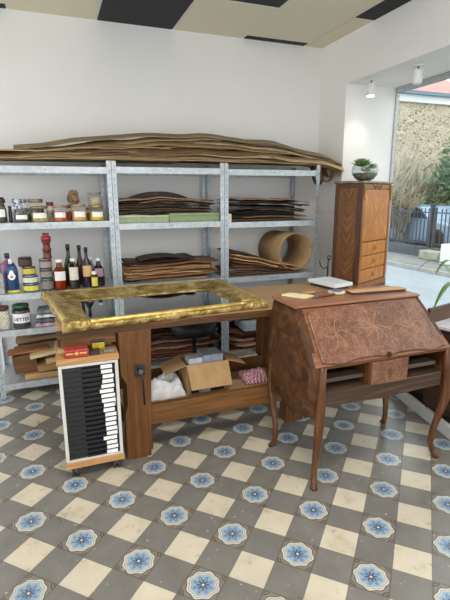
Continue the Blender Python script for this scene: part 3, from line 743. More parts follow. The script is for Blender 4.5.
M_MIR, nt, b = newmat('old_mirror', .04, 1.0)
n1 = noise_tex(nt, coords(nt), 5, 3); nt.links.new(ramp(nt, n1, [(.3, '8f9494'), (.7, 'a3a8a7')]), b.inputs['Base Color'])
bm = BM(); prism(bm, [tuple(v_ + (v_ - Vector((.6, 2.88))).normalized() * .015) for v_ in inner], FZ + .004, FZ + .012, 'z')
obj('mirror', bm, M_MIR, fr)

# ------------------------------------------------------------------ drawer cart
cx0, cx1, cy0, cy1 = -.028, .292, 2.475, 2.84
W_CART = wood('a87c4e', 'c4986a', 'x', .45); M_PANEL = plain('c2c2ba', .4, var=.03)
t = thing('drawer_cart', 'narrow rolling cabinet of black trays with white labels and wooden top', 'cabinet', ((cx0 + cx1) / 2, (cy0 + cy1) / 2, 0))
obj('top_board', box(BM(), cx0 - .006, cx1 + .008, cy0 - .004, cy1, .697, .733), W_CART, t, .003)
obj('base_board', box(BM(), cx0 - .004, cx1 + .006, cy0 - .004, cy1, .068, .108), W_CART, t, .003)
obj('side_panel', box(BM(), cx0, cx0 + .018, cy0, cy1, .109, .696), M_PANEL, t, .001)
obj('side_panel', box(BM(), cx1 - .018, cx1, cy0, cy1, .109, .696), M_PANEL, t, .001)
bm = BM(); box(bm, cx0 + .019, cx1 - .019, cy1 - .01, cy1, .109, .696); obj('back_panel', bm, M_PANEL, t)
for za_, zb_ in ((.68, .696), (.109, .12)): obj('front_rail', box(BM(), cx0 + .019, cx1 - .019, cy0, cy0 + .02, za_, zb_), M_PANEL, t)
M_BLK = plain('1b1c1e', .35, var=.1); M_BLK2 = plain('0d0d0f', .5, var=.1)
nd = 19; dz = (.679 - .121) / nd
lr = random.Random(3)
for i in range(nd):
    z0 = .121 + i * dz; w_ = .118 if i % 4 else .12
    bm = BM(); a, b_ = cx0 + .02, cx1 - .02
    # left closed face, right half stepped with a lip
    box(bm, a, a + .1, cy0 + .008, cy0 + .3, z0 + .001, z0 + dz - .001)
    box(bm, a + .1001, b_, cy0 + .026, cy0 + .3, z0 + .001, z0 + dz - .001)
    box(bm, a + .1001, b_, cy0 + .003, cy0 + .0255, z0 + .001, z0 + dz * .36)
    d_ = obj('tray', bm, M_BLK, t)
    lw_ = lr.choice((.076, .062, .07, .06)); x1_ = b_ - .004 - lr.random() * .012
    l_ = obj('tray_label', box(BM(), x1_ - lw_, x1_, cy0 - .0015, cy0 + .002, z0 + .003, z0 + dz * .8), plain('e4e4e2', .6, var=.03), d_)
bm = BM(); box(bm, cx1 - .03, cx1 - .026, cy0 - .004, cy0 + .0, .42, .45); obj('latch', bm, plain('cfcfcc', .3, .6), t)
for (x, y) in ((cx0 + .045, cy0 + .04), (cx1 - .04, cy0 + .04), (cx0 + .045, cy1 - .05), (cx1 - .04, cy1 - .05)):
    bm = BM(); box(bm, x - .016, x + .016, y - .02, y + .02, .06, .068); box(bm, x - .003, x + .003, y - .012, y + .012, .03, .06)
    cs = obj('caster', bm, plain('8f9090', .3, .7), t)
    for s in (-1, 1):
        bm = BM(); lathe(bm, [(.012, -.009), (.03, -.008), (.03, .006), (.014, .009)], 0, 0, 20, True, Matrix.Translation((x + s * .013, y, .0305)) @ Matrix.Rotation(pi / 2, 4, 'Y'))
        obj('wheel', bm, plain('232324', .5), cs)
# tins and scraps on the cart
def small(name, x0, x1, y0, y1, z0, z1, c, label, cat, lid=None, bevel=.003):
    t = thing(name, label, cat, ((x0 + x1) / 2, (y0 + y1) / 2, z0))
    zc = z0 + (z1 - z0) * .7
    obj('box_body', box(BM(), x0, x1, y0, y1, z0 + .0005, zc), plain(c, .35, .1, .1), t, bevel)
    obj('lid', box(BM(), x0 - .001, x1 + .001, y0 - .001, y1 + .001, zc + .0005, z1), plain(lid or c, .35, .1, .1), t, bevel)
    return t
TZ = .734
rt_ = small('red_tin', .012, .135, 2.48, 2.55, TZ, TZ + .045, '9a2f2e', 'flat red tin with a gold emblem at the front of the cart top', 'tin', 'a83a36')
bm = BM(); prism(bm, [(.073 + (.014 if k % 2 == 0 else .007) * cos(k * pi / 6), TZ + .024 + (.014 if k % 2 == 0 else .007) * sin(k * pi / 6)) for k in range(12)], 2.4775, 2.4788, 'y')
obj('gold_emblem', bm, plain('d6a948', .4, .3), rt_)
bm = BM(); box(bm, .02, .058, 2.4776, 2.4788, TZ + .02, TZ + .028); box(bm, .09, .128, 2.4776, 2.4788, TZ + .02, TZ + .028); obj('emblem_band', bm, plain('c8a05a', .4, .3), rt_)
small('yellow_box', .165, .235, 2.57, 2.62, TZ, TZ + .06, 'b89a2a', 'small yellow box standing behind the red tin on the cart', 'box', '2c2a24')
small('black_case', .145, .2, 2.49, 2.54, TZ, TZ + .022, '2a2622', 'small black case right of the red tin on the cart', 'case')
small('metal_case', .22, .28, 2.5, 2.55, TZ, TZ + .018, '7c7264', 'little grey metal case at the right front of the cart top', 'case')
for i, (x0, x1, y0, y1, za, zb, c, lab) in enumerate(((-.02, .28, 2.64, 2.8, TZ, TZ + .012, 'a98a60', 'tan board lowest at the back of the cart top'), (-.02, .2, 2.66, 2.8, TZ + .0125, TZ + .024, '6a4e36', 'dark board on the tan one at the back of the cart top'), (-.025, .12, 2.57, 2.63, TZ, TZ + .022, 'b0946c', 'pale wood strip behind the red tin on the cart'))):
    tag(obj('wood_strip', box(BM(), x0, x1, y0, y1, za + .0005, zb), wood(c, c, 'x', .6), bevel=.001), lab, 'wood strip')

# ------------------------------------------------------------------ things under the bench
SZ = .261
def cloth(x0, x1, y0, y1, z0, h, col, label, name='folded_cloth', seed=0, mat=None):
    bm = BM(); bmesh.ops.create_grid(bm, x_segments=30, y_segments=22, size=.5)
    for v in bm.verts:
        q = v.co.copy(); e = 1 - max(abs(q.x), abs(q.y)) * 2
        d = Vector((q.x * 3.2, q.y * 3.2, seed))
        z = h * (.55 + .45 * noise.noise(d * 1.2)) * min(1, (e * 5) ** .6 if e > 0 else 0) + .012 * abs(noise.noise(d * 3))
        z = max(z, 0) * (1 - .35 * (q.y < -.3))
        rr_ = 1 + .1 * noise.noise(Vector((q.x * 4, q.y * 4, seed + 5)))
        v.co = Vector(((x0 + x1) / 2 + (x1 - x0) * q.x * rr_, (y0 + y1) / 2 + (y1 - y0) * q.y * rr_, z0 + .012 + z))
    r = bmesh.ops.extrude_face_region(bm, geom=bm.faces[:])
    for g in r['geom']:
        if isinstance(g, bmesh.types.BMVert): g.co.z = z0 + .001
    for f in bm.faces: f.smooth = True
    return tag(obj(name, bm, mat or plain(col, .9, var=.04)), label, 'cloth')
cloth(.515, .765, 2.76, 3.0, SZ, .16, 'd6d6d8', 'crumpled white cloth beside the cardboard box on the low bench shelf', seed=3)
M_CHK, nt, b = newmat('checked_cloth', .9)
vv = coords(nt, scale=(70, 70, 70)); ch = nt.nodes.new('ShaderNodeTexChecker'); nt.links.new(vv, ch.inputs[0]); ch.inputs['Scale'].default_value = 1
ch.inputs[1].default_value = lin('9c3d55'); ch.inputs[2].default_value = lin('d9b8c0'); nt.links.new(ch.outputs[0], b.inputs['Base Color'])
cloth(1.22, 1.42, 2.78, 2.98, SZ, .06, '9c3d55', 'pink and white checked cloth crumpled on the low bench shelf', seed=9, mat=M_CHK)
# open cardboard box
X0, X1, Y0, Y1, Z0, Z1 = .775, 1.075, 2.77, 2.98, SZ, .48
t = thing('cardboard_box', 'open cardboard box with spread flaps on the low bench shelf', 'box', ((X0 + X1) / 2, (Y0 + Y1) / 2, SZ))
M_CARD = plain('a5845a', .8, var=.05, sc=15); M_CARDI = plain('8c8f96', .7, var=.1)
bm = BM(); w_ = .004
box(bm, X0, X1, Y0, Y1, Z0 + .001, Z0 + .005); box(bm, X0, X1, Y0, Y0 + w_, Z0 + .005, Z1); box(bm, X0, X1, Y1 - w_, Y1, Z0 + .005, Z1)
box(bm, X0, X0 + w_, Y0 + w_, Y1 - w_, Z0 + .005, Z1); box(bm, X1 - w_, X1, Y0 + w_, Y1 - w_, Z0 + .005, Z1)
obj('box_body', bm, M_CARD, t)
bp = BM(); box(bp, X0 + .03, X0 + .1, Y0 - .002, Y0 - .0005, Z0 + .01, Z0 + .15); box(bp, X0 + .17, X1 - .03, Y0 - .002, Y0 - .0005, Z0 + .01, Z0 + .15)
obj('dark_print', bp, plain('23252c', .6, var=.3), t); 
bp = BM(); box(bp, X0 + .105, X0 + .165, Y0 - .0022, Y0 - .0005, Z0 + .01, Z0 + .15); obj('pale_print', bp, plain('a8b4c4', .6), t)
bp = BM(); box(bp, X0 + .085, X0 + .1, Y0 - .0032, Y0 - .0022, Z0 + .01, Z0 + .15); obj('orange_print', bp, plain('c88a3a', .6), t)
def flap(p0, p1, d, L, name='flap'):
    p0, p1, d = Vector(p0), Vector(p1), Vector(d).normalized(); ax = (p1 - p0).normalized(); n_ = ax.cross(d).normalized() * .002
    q = [p0, p1, p1 + d * L - ax * .006, p0 + d * L + ax * .006]; bm = BM()
    A = [bm.verts.new(v_ - n_) for v_ in q]; B_ = [bm.verts.new(v_ + n_) for v_ in q]
    bm.faces.new(A); bm.faces.new(B_[::-1])
    for i in range(4): bm.faces.new((A[i], B_[i], B_[(i + 1) % 4], A[(i + 1) % 4]))
    obj(name, bm, M_CARD, t)
flap((X0, Y0 - .002, Z1), (X1, Y0 - .002, Z1), (0, -.55, -.85), .17)
flap((X0 - .002, Y0, Z1), (X0 - .002, Y1, Z1), (-1, 0, -.35), .15)
flap((X1 + .002, Y0, Z1), (X1 + .002, Y1, Z1), (1, 0, -.35), .14)
flap((X0, Y1 + .002, Z1), (X1, Y1 + .002, Z1), (0, 1, -.6), .1)
for i, (a, b_, c_, d_, hh, col, lab) in enumerate(((.8, .9, 2.8, 2.9, .25, 'b8bcc4', 'pale grey carton inside the open cardboard box, left one'), (.905, 1.05, 2.8, 2.95, .262, '8f96a6', 'bluish grey carton inside the open cardboard box, right one'))):
    tag(obj('carton', box(BM(), a, b_, c_, d_, Z0 + .0055, Z0 + hh), plain(col, .6, var=.1), bevel=.003), lab, 'box')
# papers on the bench rear stretcher / behind
tag(obj('paper_stack', box(BM(), 1.24, 1.44, BY1 - .2, BY1 - .06, .361, .375), plain('c9c4b4', .8), bevel=.001), 'loose pale papers lying on the rear rail under the workbench', 'papers')
# stool
sx, sy = 1.06, 3.53
t = thing('swivel_stool', 'black padded round swivel stool behind the workbench', 'stool', (sx, sy, 0))
obj('seat', lathe(BM(), [(.1, .45), (.16, .458), (.19, .48), (.19, .54), (.17, .565), (.09, .577), (.001, .58)], sx, sy, 36), plain('151618', .55, var=.06), t)
obj('column', lathe(BM(), [(.026, .1), (.026, .26), (.018, .262), (.018, .449)], sx, sy), plain('2b2b2d', .35, .5), t)
bm = BM()
for k in range(5):
    a = 2 * pi * k / 5 + .3; tube(bm, [(sx, sy, .11), (sx + .15 * cos(a), sy + .15 * sin(a), .075), (sx + .23 * cos(a), sy + .23 * sin(a), .06)], [.02, .017, .013])
obj('base', bm, plain('222224', .4, .3), t)
for k in range(5):
    a = 2 * pi * k / 5 + .3
    obj('caster', lathe(BM(), [(.02, -.018), (.026, -.012), (.026, .012), (.02, .018)], 0, 0, 14, True, Matrix.Translation((sx + .23 * cos(a), sy + .23 * sin(a), .0265)) @ Matrix.Rotation(pi / 2, 4, 'Y')), plain('1b1b1c', .5), t)

# ------------------------------------------------------------------ slant-front desk
M_DESK, nt, b = newmat('walnut_marquetry', .36, spec=.4)
v = coords(nt); n1 = noise_tex(nt, v, 7, 5, 1.2); n2 = noise_tex(nt, v, 60, 4, 2.5)
vo = nt.nodes.new('ShaderNodeTexVoronoi'); vo.feature = 'DISTANCE_TO_EDGE'; vo.inputs['Scale'].default_value = 26
vd = nt.nodes.new('ShaderNodeVectorMath'); vd.operation = 'ADD'; sc_ = nt.nodes.new('ShaderNodeTexNoise'); sc_.inputs['Scale'].default_value = 20; nt.links.new(v, sc_.inputs['Vector'])
nt.links.new(v, vd.inputs[0]); ml = nt.nodes.new('ShaderNodeVectorMath'); ml.operation = 'SCALE'; ml.inputs['Scale'].default_value = .06
nt.links.new(sc_.outputs['Color'], ml.inputs[0]); nt.links.new(ml.outputs[0], vd.inputs[1]); nt.links.new(vd.outputs[0], vo.inputs['Vector'])
c = ramp(nt, n1, [(.3, '4c2a1b'), (.5, '68412c'), (.72, '865a41')])
c = mixc(nt, (N(nt, n2) - .45).fn('MAXIMUM', 0.0) * 2.0, c, '5b382a')
c = mixc(nt, (N(nt, vo.outputs['Distance']).lt(.035)) * .22, c, 'a58872')
n3 = noise_tex(nt, v, 130, 3, 1)
c = mixc(nt, (N(nt, n3) - .52).fn('MAXIMUM', 0.0) * 2.6, c, 'a98a72')
nt.links.new(c, b.inputs['Base Color']); bump(nt, b, n2, .15, .002)
def desk_wood(ax): return wood('452816', '70492b', ax, .36, 1.2, c3='593820')
M_SIDE, nt, b = newmat('walnut_side_shaded', .45, spec=.25)
v = coords(nt); n1 = noise_tex(nt, v, 9, 5, 1.5); n2 = noise_tex(nt, coords(nt, scale=(30, 30, 6)), 3, 4, 1)
c = ramp(nt, n1, [(.3, '341e0e'), (.5, '4b2e19'), (.72, '6c4626')]); c = mixc(nt, (N(nt, n2) - .4).fn('MAXIMUM', 0.0) * 1.8, c, '3f281a')  # walnut tones darkened to carry the weaker light on the desk sides
nt.links.new(c, b.inputs['Base Color'])
DX0, DX1 = 1.222, 2.142; DYB, DYF = 2.40, 1.885; TZd = .99
TXL, TXR = 1.23, 2.06      # narrower at the top
t = thing('slant_front_desk', 'antique slant-front writing desk with floral marquetry lid and curved legs', 'desk', ((DX0 + DX1) / 2, 2.15, 0))
def side_out():
    # (y, z, bulge) outline of the side, clockwise from top back
    pts = [(2.395, .99), (2.115, .99), (2.1, .985), (2.0, .87), (1.925, .765), (1.89, .715), (1.885, .6), (1.895, .5), (1.90, .43)]
    pts += [(1.93, .425), (1.97, .40), (2.03, .405), (2.08, .385), (2.14, .37), (2.2, .385), (2.25, .405), (2.31, .40), (2.37, .385), (2.415, .36)]
    pts += [(2.455, .45), (2.487, .54), (2.497, .63), (2.485, .72), (2.45, .83), (2.415, .92)]
    return pts
def side_x(s, z, y):
    k = max(0, min(1, (z - .7) / .29)); bx = DX0 + (TXL - DX0) * k if s < 0 else DX1 + (TXR - DX1) * k
    b_ = .026 * math.exp(-((z - .6) / .18) ** 2) * math.exp(-((y - 2.18) / .18) ** 2)
    return bx + s * b_
for s in (-1, 1):
    bm = BM(); o_ = side_out(); cen = (2.16, .66)
    layers = []
    for f in (1, .75, .5, .25):
        layers.append([(cen[0] + (y - cen[0]) * f, cen[1] + (z - cen[1]) * f) for y, z in o_])
    outs = [[bm.verts.new((side_x(s, z, y), y, z)) for y, z in L_] for L_ in layers]
    ins = [bm.verts.new((side_x(s, z, y) - s * .022, y, z)) for y, z in layers[0]]
    n = len(o_)
    for a, b_ in zip(outs, outs[1:]):
        for i in range(n): bm.faces.new((a[i], a[(i + 1) % n], b_[(i + 1) % n], b_[i])).smooth = True
    bm.faces.new(outs[-1])
    for i in range(n): bm.faces.new((outs[0][i], ins[i], ins[(i + 1) % n], outs[0][(i + 1) % n]))
    bm.faces.new(ins)
    obj('side_panel', bm, M_SIDE, t)
W_D = desk_wood('x'); W_DZ = desk_wood('z')
bm = BM(); sections(bm, [[(TXL - .012, y, z) for y, z in ((2.41, .984), (2.105, .984), (2.092, .996), (2.103, 1.004), (2.405, 1.004))], [(TXR + .012, y, z) for y, z in ((2.41, .984), (2.105, .984), (2.092, .996), (2.103, 1.004), (2.405, 1.004))]])
for f in bm.faces: f.smooth = False
obj('desk_top', bm, wood('7a4f38', 'a07355', 'x', .36, 1.2, c3='8c6048'), t, .003)
# slanted front border and lid, in plane from (2.055,.985) to (1.89,.72)
A = Vector((0, 2.101, .984)); B_ = Vector((0, 1.888, .722)); dn_ = (B_ - A); up = Vector((0, dn_.z, -dn_.y)).normalized()
if up.y > 0: up = -up
def lidpt(u, w, h):     # u across 0..1, w down the slope 0..1
    p = A + dn_ * w; xl = side_x(-1, p.z, 1.9); xr = side_x(1, p.z, 1.9)
    return Vector((xl + (xr - xl) * u, p.y, p.z)) + up * h
def lidslab(u0, u1, w0, w1, h0, h1, wavy=0, bm=None):
    bm = bm or BM(); nU = 40
    top, bot = [], []
    for i in range(nU + 1):
        u = u0 + (u1 - u0) * i / nU; e = abs(2 * i / nU - 1)
        a0 = w0 + (wavy * (.5 + .5 * cos(e * pi)) * -.3 if wavy else 0)
        a1 = w1 + (wavy * (.25 * math.exp(-(e / .12) ** 2) + .3 * math.exp(-((e - .72) / .16) ** 2)) if wavy else 0)
        if wavy and e > .93: a0 += (e - .93) * 1.0
        top.append((lidpt(u, a0, h0), lidpt(u, a0, h1))); bot.append((lidpt(u, a1, h0), lidpt(u, a1, h1)))
    V = [[bm.verts.new(p) for p in (t_[0], t_[1], b_[1], b_[0])] for t_, b_ in zip(top, bot)]
    for a, b_ in zip(V, V[1:]):
        for j in range(4): bm.faces.new((a[j], b_[j], b_[(j + 1) % 4], a[(j + 1) % 4]))
    bm.faces.new(V[0][::-1]); bm.faces.new(V[-1]); return bm
obj('front_border', lidslab(.0, 1, .0, 1.0, -.02, .0), wood('6c422b', '936547', 'x', .36, 1.2, c3='7c5139'), t, .001)
ld_ = obj('fall_front', lidslab(.045, .962, .06, .95, .0005, .014, .16), M_DESK, t, .004)
bm = BM(); c0 = lidpt(.5, .99, .017)
prism(bm, [(c0.x + .016 * sin(a) * (1 if k % 2 else .6), c0.z + .016 * cos(a) + .006) for k, a in enumerate([2 * pi * i / 12 for i in range(12)])], c0.y - .006, c0.y + .002, 'y'); obj('escutcheon', bm, plain('4a3420', .4, .5), ld_)
# inlay lozenge and sprays on the lid
bm = BM()
def strip(pts, wd):
    P = [lidpt(u, w, .0148) for u, w in pts]
    for a, b_ in zip(P, P[1:]):
        d = (b_ - a).normalized(); n_ = up.cross(d).normalized() * wd
        q = [a - n_, b_ - n_, b_ + n_, a + n_]; bm.faces.new([bm.verts.new(x) for x in q])
for k in range(8):     # radiating leaf sprays
    a = 2 * pi * k / 9
    strip([(.5 + .05 * j * cos(a + .12 * j) * .8, .45 + .09 * j * sin(a + .12 * j)) for j in range(0, 4)], .002)
M_INL = wood('94705a', 'ac8770', 'x', .33)
obj('inlay', bm, M_INL, ld_)
for s in (-1, 1):
    bm = BM()
    for k in range(6):
        a0 = (.5 + s * .3, .5)
        a = 2 * pi * k / 6 + .3
        strip([(a0[0] + .028 * j * cos(a + .25 * j), a0[1] + .1 * j * sin(a + .25 * j)) for j in range(0, 4)], .0018)
    obj('inlay', bm, M_INL, ld_)
# rails below the lid
bm = BM(); box(bm, DX0 + .0225, DX1 - .0225, DYF + .004, DYF + .03, .705, .724); obj('upper_rail', bm, W_D, t, .002)
bm = BM(); prism(bm, [(DX0 + .05, .575), (DX1 - .05, .575), (DX1 - .05, .49), (1.9, .486), (1.72, .478), (1.68, .474), (1.64, .478), (1.4, .486), (DX0 + .05, .49)], DYF + .008, DYF + .03, 'y')
obj('lower_rail', bm, wood('3f2d22', '5d4637', 'x', .5), t, .002)
obj('inner_floor', box(BM(), DX0 + .0225, DX1 - .0225, DYF + .0305, 2.37, .565, .575), wood('3b2c22', '554234', 'x', .6), t)
obj('divider', box(BM(), 1.562, 1.572, DYF + .006, 2.37, .5755, .7045), W_DZ, t); obj('divider', box(BM(), 1.822, 1.832, DYF + .006, 2.37, .5755, .7045), W_DZ, t)
obj('back_panel', box(BM(), DX0 + .0225, DX1 - .0225, 2.371, 2.395, .49, .983), W_D, t)
for (a, b_) in ((DX0 + .06, 1.561), (1.833, DX1 - .06)):
    obj('drawer_runner', box(BM(), a, b_, DYF + .05, DYF + .12, .606, .63), wood('54443a', '6d5a4c', 'x', .6), t, .002)
bm = BM(); prism(bm, [(1.5735, .704), (1.8205, .704), (1.8205, .572), (1.5735, .572)], DYF - .006, DYF + .02, 'y'); box(bm, 1.58, 1.815, DYF + .0205, 2.25, .58, .69)
dr = obj('drawer', bm, M_DESK, t, .003)
bm = BM(); prism(bm, [(1.697 + (.024 if k % 2 == 0 else .012) * cos(k * pi / 8), .64 + (.024 if k % 2 == 0 else .012) * sin(k * pi / 8)) for k in range(16)], DYF - .0085, DYF - .0065, 'y'); obj('star_inlay', bm, plain('5a4030', .4), dr)
# cabriole legs: (z, cx_off, cy_off, halfsize); off is outward
def leg(cx, cy, sx_, sy_, foot=0):
    bm = BM(); prof = [(.72, .0, .0, .02), (.6, .004, .004, .022), (.5, .008, .01, .024), (.42, .006, .012, .024), (.34, -.002, .006, .021), (.25, -.012, -.006, .018), (.16, -.02, -.018, .0155), (.09, -.02, -.02, .0145), (.04, -.012, -.012, .015), (.012, -.002, -.004, .018), (.0, .0, .0, .019)]
    secs = []
    for z, ox_, oy_, h_ in prof:
        x, y = cx + sx_ * ox_ + foot * (1 - z / .72), cy + sy_ * oy_
        if abs(sy_) and sy_ > 0: y += oy_ * 1.2
        c_ = h_ * .6
        secs.append([(x - h_, y - c_, z), (x - c_, y - h_, z), (x + c_, y - h_, z), (x + h_, y - c_, z), (x + h_, y + c_, z), (x + c_, y + h_, z), (x - c_, y + h_, z), (x - h_, y + c_, z)])
    sections(bm, secs); obj('leg', bm, W_DZ, t)
leg(DX0 + .044, DYF + .012, -.4, -1, -.02); leg(DX1 - .046 + .028, DYF + .012, 1.8, -1)
leg(DX0 + .02, 2.39, -.3, 1, -.015); leg(DX1 - .03, 2.375, 1, 1)

# ------------------------------------------------------------------ things on the desk
DZ = 1.0045
bm = BM(); prism(bm, [(1.262, 2.36), (1.33, 2.385), (1.43, 2.27), (1.35, 2.235)], DZ, DZ + .012, 'z')
tag(obj('cream_pad', bm, plain('d6c6a0', .7, var=.03), bevel=.002), 'cream rectangular pad at the back left corner of the desk top', 'pad')
def blob(name, cx, cy, z0, rx, ry, rz, c, label, cat, rot=0):
    bm = BM(); bmesh.ops.create_uvsphere(bm, u_segments=24, v_segments=14, radius=1, matrix=Matrix.Translation((cx, cy, z0 + rz)) @ Matrix.Rotation(rot, 4, 'Z') @ Matrix.Diagonal((rx, ry, rz, 1)))
    for f in bm.faces: f.smooth = True
    return tag(obj(name, bm, wood(c, c, 'x', .45)), label, cat)
blob('wooden_block', 1.44, 2.345, DZ, .05, .03, .012, 'a0774c', 'rounded brown wooden sanding block beside the cream pad', 'block', .2)
bm = BM(); tube(bm, [(1.45, 2.235, DZ + .008), (1.52, 2.255, DZ + .008), (1.57, 2.265, DZ + .007)], [.009, .009, .007], 10); 
th_ = thing('chisel', 'small chisel with a brown handle lying across the middle of the desk top', 'tool', (1.5, 2.25, DZ))
obj('tool_handle', bm, wood('6a3c26', '8a5636', 'x', .4), th_)
bm = BM(); box(bm, 1.39, 1.45, 2.215, 2.232, DZ + .003, DZ + .006); obj('blade', bm, plain('8a8a88', .3, .9), th_)
t = thing('tape_roll', 'flat roll of cream tape with a blue core on the desk top', 'tape', (1.61, 2.30, DZ))
obj('tape', lathe(BM(), [(.045, DZ), (.052, DZ + .002), (.052, DZ + .014), (.045, DZ + .016)], 1.61, 2.30, 32), plain('c4b69c', .5), t)
obj('core', lathe(BM(), [(.034, DZ + .0165), (.034, DZ + .0185)], 1.61, 2.30, 32), plain('5d6a8c', .4), t)
bm = BM(); prism(bm, [(1.68, 2.215), (1.69, 2.31), (2.03, 2.30), (2.05, 2.195)], DZ + .001, DZ + .012, 'z')
t = thing('card_folder', 'tan folded card folder with dark lining lying at the right of the desk top', 'folder', (1.86, 2.25, DZ))
obj('folder_base', bm, plain('3a2a26', .6), t)
bm = BM(); prism(bm, [(1.665, 2.225), (1.675, 2.285), (2.045, 2.262), (2.055, 2.192)], DZ + .0125, DZ + .020, 'z'); obj('folder_cover', bm, plain('bd946a', .6, var=.04), t, .001)
# on the bench behind the desk
WB = BZ + .001
bm = BM(); prism(bm, [(1.95, 3.2), (2.17, 3.22), (2.2, 2.93), (2.0, 2.88)], WB + .022, WB + .05, 'z')
t = thing('document_case', 'white flat plastic case with dark underside on the right end of workbench', 'case', (2.08, 3.05, WB))
obj('case_top', bm, plain('dfe1e3', .35, var=.02), t, .004)
bm = BM(); prism(bm, [(1.965, 3.18), (2.15, 3.2), (2.18, 2.95), (2.01, 2.9)], WB, WB + .0215, 'z'); obj('case_base', bm, plain('26282b', .5), t, .003)
# iron hook stand
hx, hy = 2.17, 3.245
t = thing('iron_hook_stand', 'small dark wrought iron stand with curled arm near the wall', 'iron stand', (hx, hy, WB))
bm = BM(); tube(bm, [(hx, hy, WB + .004), (hx, hy, WB + .16), (hx + .008, hy, WB + .2)], .006); obj('stem', bm, M_IRON, t)
obj('foot', lathe(BM(), [(.02, WB), (.02, WB + .006), (.008, WB + .012)], hx, hy), M_IRON, t)
bm = BM(); tube(bm, [(hx, hy, WB + .125), (hx - .04, hy, WB + .115), (hx - .07, hy, WB + .14), (hx - .085, hy, WB + .185)], .005); obj('arm', bm, M_IRON, t)
bm = BM(); tube(bm, [(hx + .008 + .014 * cos(a), hy, WB + .205 + .018 * sin(a)) for a in [2 * pi * k / 12 for k in range(13)]], .004, 6); obj('ring', bm, M_IRON, t)

# ------------------------------------------------------------------ tall cabinet
CA = R(26); CW, CDp, CZ0, CZ1 = .60, .285, .74, 1.712
tc_loc = Vector((2.56, 3.34, CZ0))
tag(obj('plinth', box(BM(), 2.562, 2.562 + .001, 3.34, 3.341, 0, .01), M_WHITE), 'x', 'x') if False else None
pd = thing('wooden_pedestal', 'plain dark wooden pedestal under the tall inlaid cabinet', 'pedestal', (2.56, 3.34, 0), CA)
obj('pedestal_body', box(BM(), .02, CW - .02, .01, CDp - .01, 0, CZ0 - .031), wood('4a3526', '624733', 'x', .5), pd, .004, local=True)
obj('pedestal_top', box(BM(), 0, CW, 0, CDp, CZ0 - .03, CZ0 - .001), wood('4a3526', '624733', 'x', .5), pd, .004, local=True)
t = thing('tall_cabinet', 'tall inlaid cabinet with marble top, fall front and three drawers', 'cabinet', tc_loc, CA)
H = CZ1 - CZ0
W_C = wood('7f4a24', 'a8642a', 'z', .3, 1.2, c3='8f521f'); W_CD = wood('45260f', '69401f', 'z', .3, 1.2)
obj('carcass', box(BM(), .012, CW - .012, .016, CDp - .006, .05, H - .022), W_C, t, .003, local=True)
bm = BM(); prism(bm, [(-.006, -.004), (CW + .006, -.004), (CW + .006, CDp), (-.006, CDp)], H - .021, H, 'z')
M_MARB, nt, b = newmat('brown_marble', .25); n1 = noise_tex(nt, coords(nt), 14, 6, 2); nt.links.new(ramp(nt, n1, [(.3, '57452f'), (.55, '7c6848'), (.75, 'a0906c')]), b.inputs['Base Color'])
obj('marble_top', bm, M_MARB, t, .005, local=True)
bm = BM(); prism(bm, [(-.004, 0), (.012, .05), (CW - .012, .05), (CW + .012, 0)], .004, CDp, 'y'); 
obj('base_moulding', bm, W_C, t, .003, local=True)
def quarter(c1, c2, cu, cv, plane):
    """quarter-matched veneer: grain runs as rays from the centre"""
    m, nt, b = newmat('quartered_veneer', .32, spec=.3)
    g = nt.nodes.new('ShaderNodeTexCoord'); sp = nt.nodes.new('ShaderNodeSeparateXYZ'); nt.links.new(g.outputs['Object'], sp.inputs[0])
    U = (N(nt, sp.outputs[0 if plane == 'xz' else 1]) - cu).ab(); V = (N(nt, sp.outputs[2]) - cv).ab()
    s = (U * 1.3 - V * .75)
    cb = nt.nodes.new('ShaderNodeCombineXYZ'); nt.links.new((s * 60).s, cb.inputs[0]); nt.links.new((U * 4 + V * 4).s, cb.inputs[1])
    n = noise_tex(nt, cb.outputs[0], 1.0, 5, .3)
    c = ramp(nt, n, [(.32, c1), (.5, ''.join('%02x' % ((int(c1[i:i + 2], 16) + int(c2[i:i + 2], 16)) // 2) for i in (0, 2, 4))), (.68, c2)])
    q = ((N(nt, sp.outputs[0 if plane == 'xz' else 1]) - cu) * (N(nt, sp.outputs[2]) - cv)).gt(0)
    nt.links.new(mixc(nt, q * .22, c, c1), b.inputs['Base Color']); return m
zf0, zf1 = .44, H - .075
# front drawers, fall front
obj('frieze', box(BM(), .05, CW - .05, .010, .0155, zf1 + .008, H - .026), W_C, t, .001, local=True)
ff = obj('fall_front', box(BM(), .055, CW - .055, .006, .0155, zf0, zf1), quarter('8f4f18', 'd08c3e', CW / 2, (zf0 + zf1) / 2, 'xz'), t, .002, local=True)
bm = BM()
for (a, b_, c_, d_) in ((.05, CW - .05, zf0 - .006, zf0 - .001), (.05, CW - .05, zf1 + .001, zf1 + .006)): box(bm, a, b_, .008, .0155, c_, d_)
obj('banding', bm, W_CD, t, local=True)
M_GB = plain('8a6c34', .35, .8, .15)
dh = (zf0 - .065) / 3
for k in range(3):
    za = .058 + k * dh
    d_ = obj('drawer', box(BM(), .055, CW - .055, .006, .0155, za + .006, za + dh - .008), quarter('96561c', 'd89444', CW / 2, za + dh / 2, 'xz'), t, .002, local=True)
    bm = BM(); tube(bm, [(CW / 2 + .02 * cos(a), -.002 - .004 * (sin(a) < 0), za + dh / 2 + .018 * sin(a)) for a in [pi + pi * q / 8 * 1.25 - .2 for q in range(9)]], .0035, 6)
    h_ = obj('handle', bm, M_GB, d_, local=True)
    bm = BM(); lathe(bm, [(.009, 0), (.007, .006), (.001, .009)], 0, 0, 12, True, Matrix.Translation((CW / 2 - .004, .006, za + dh / 2 + .012)) @ Matrix.Rotation(pi / 2, 4, 'X')); obj('key_plate', bm, M_GB, d_, local=True)
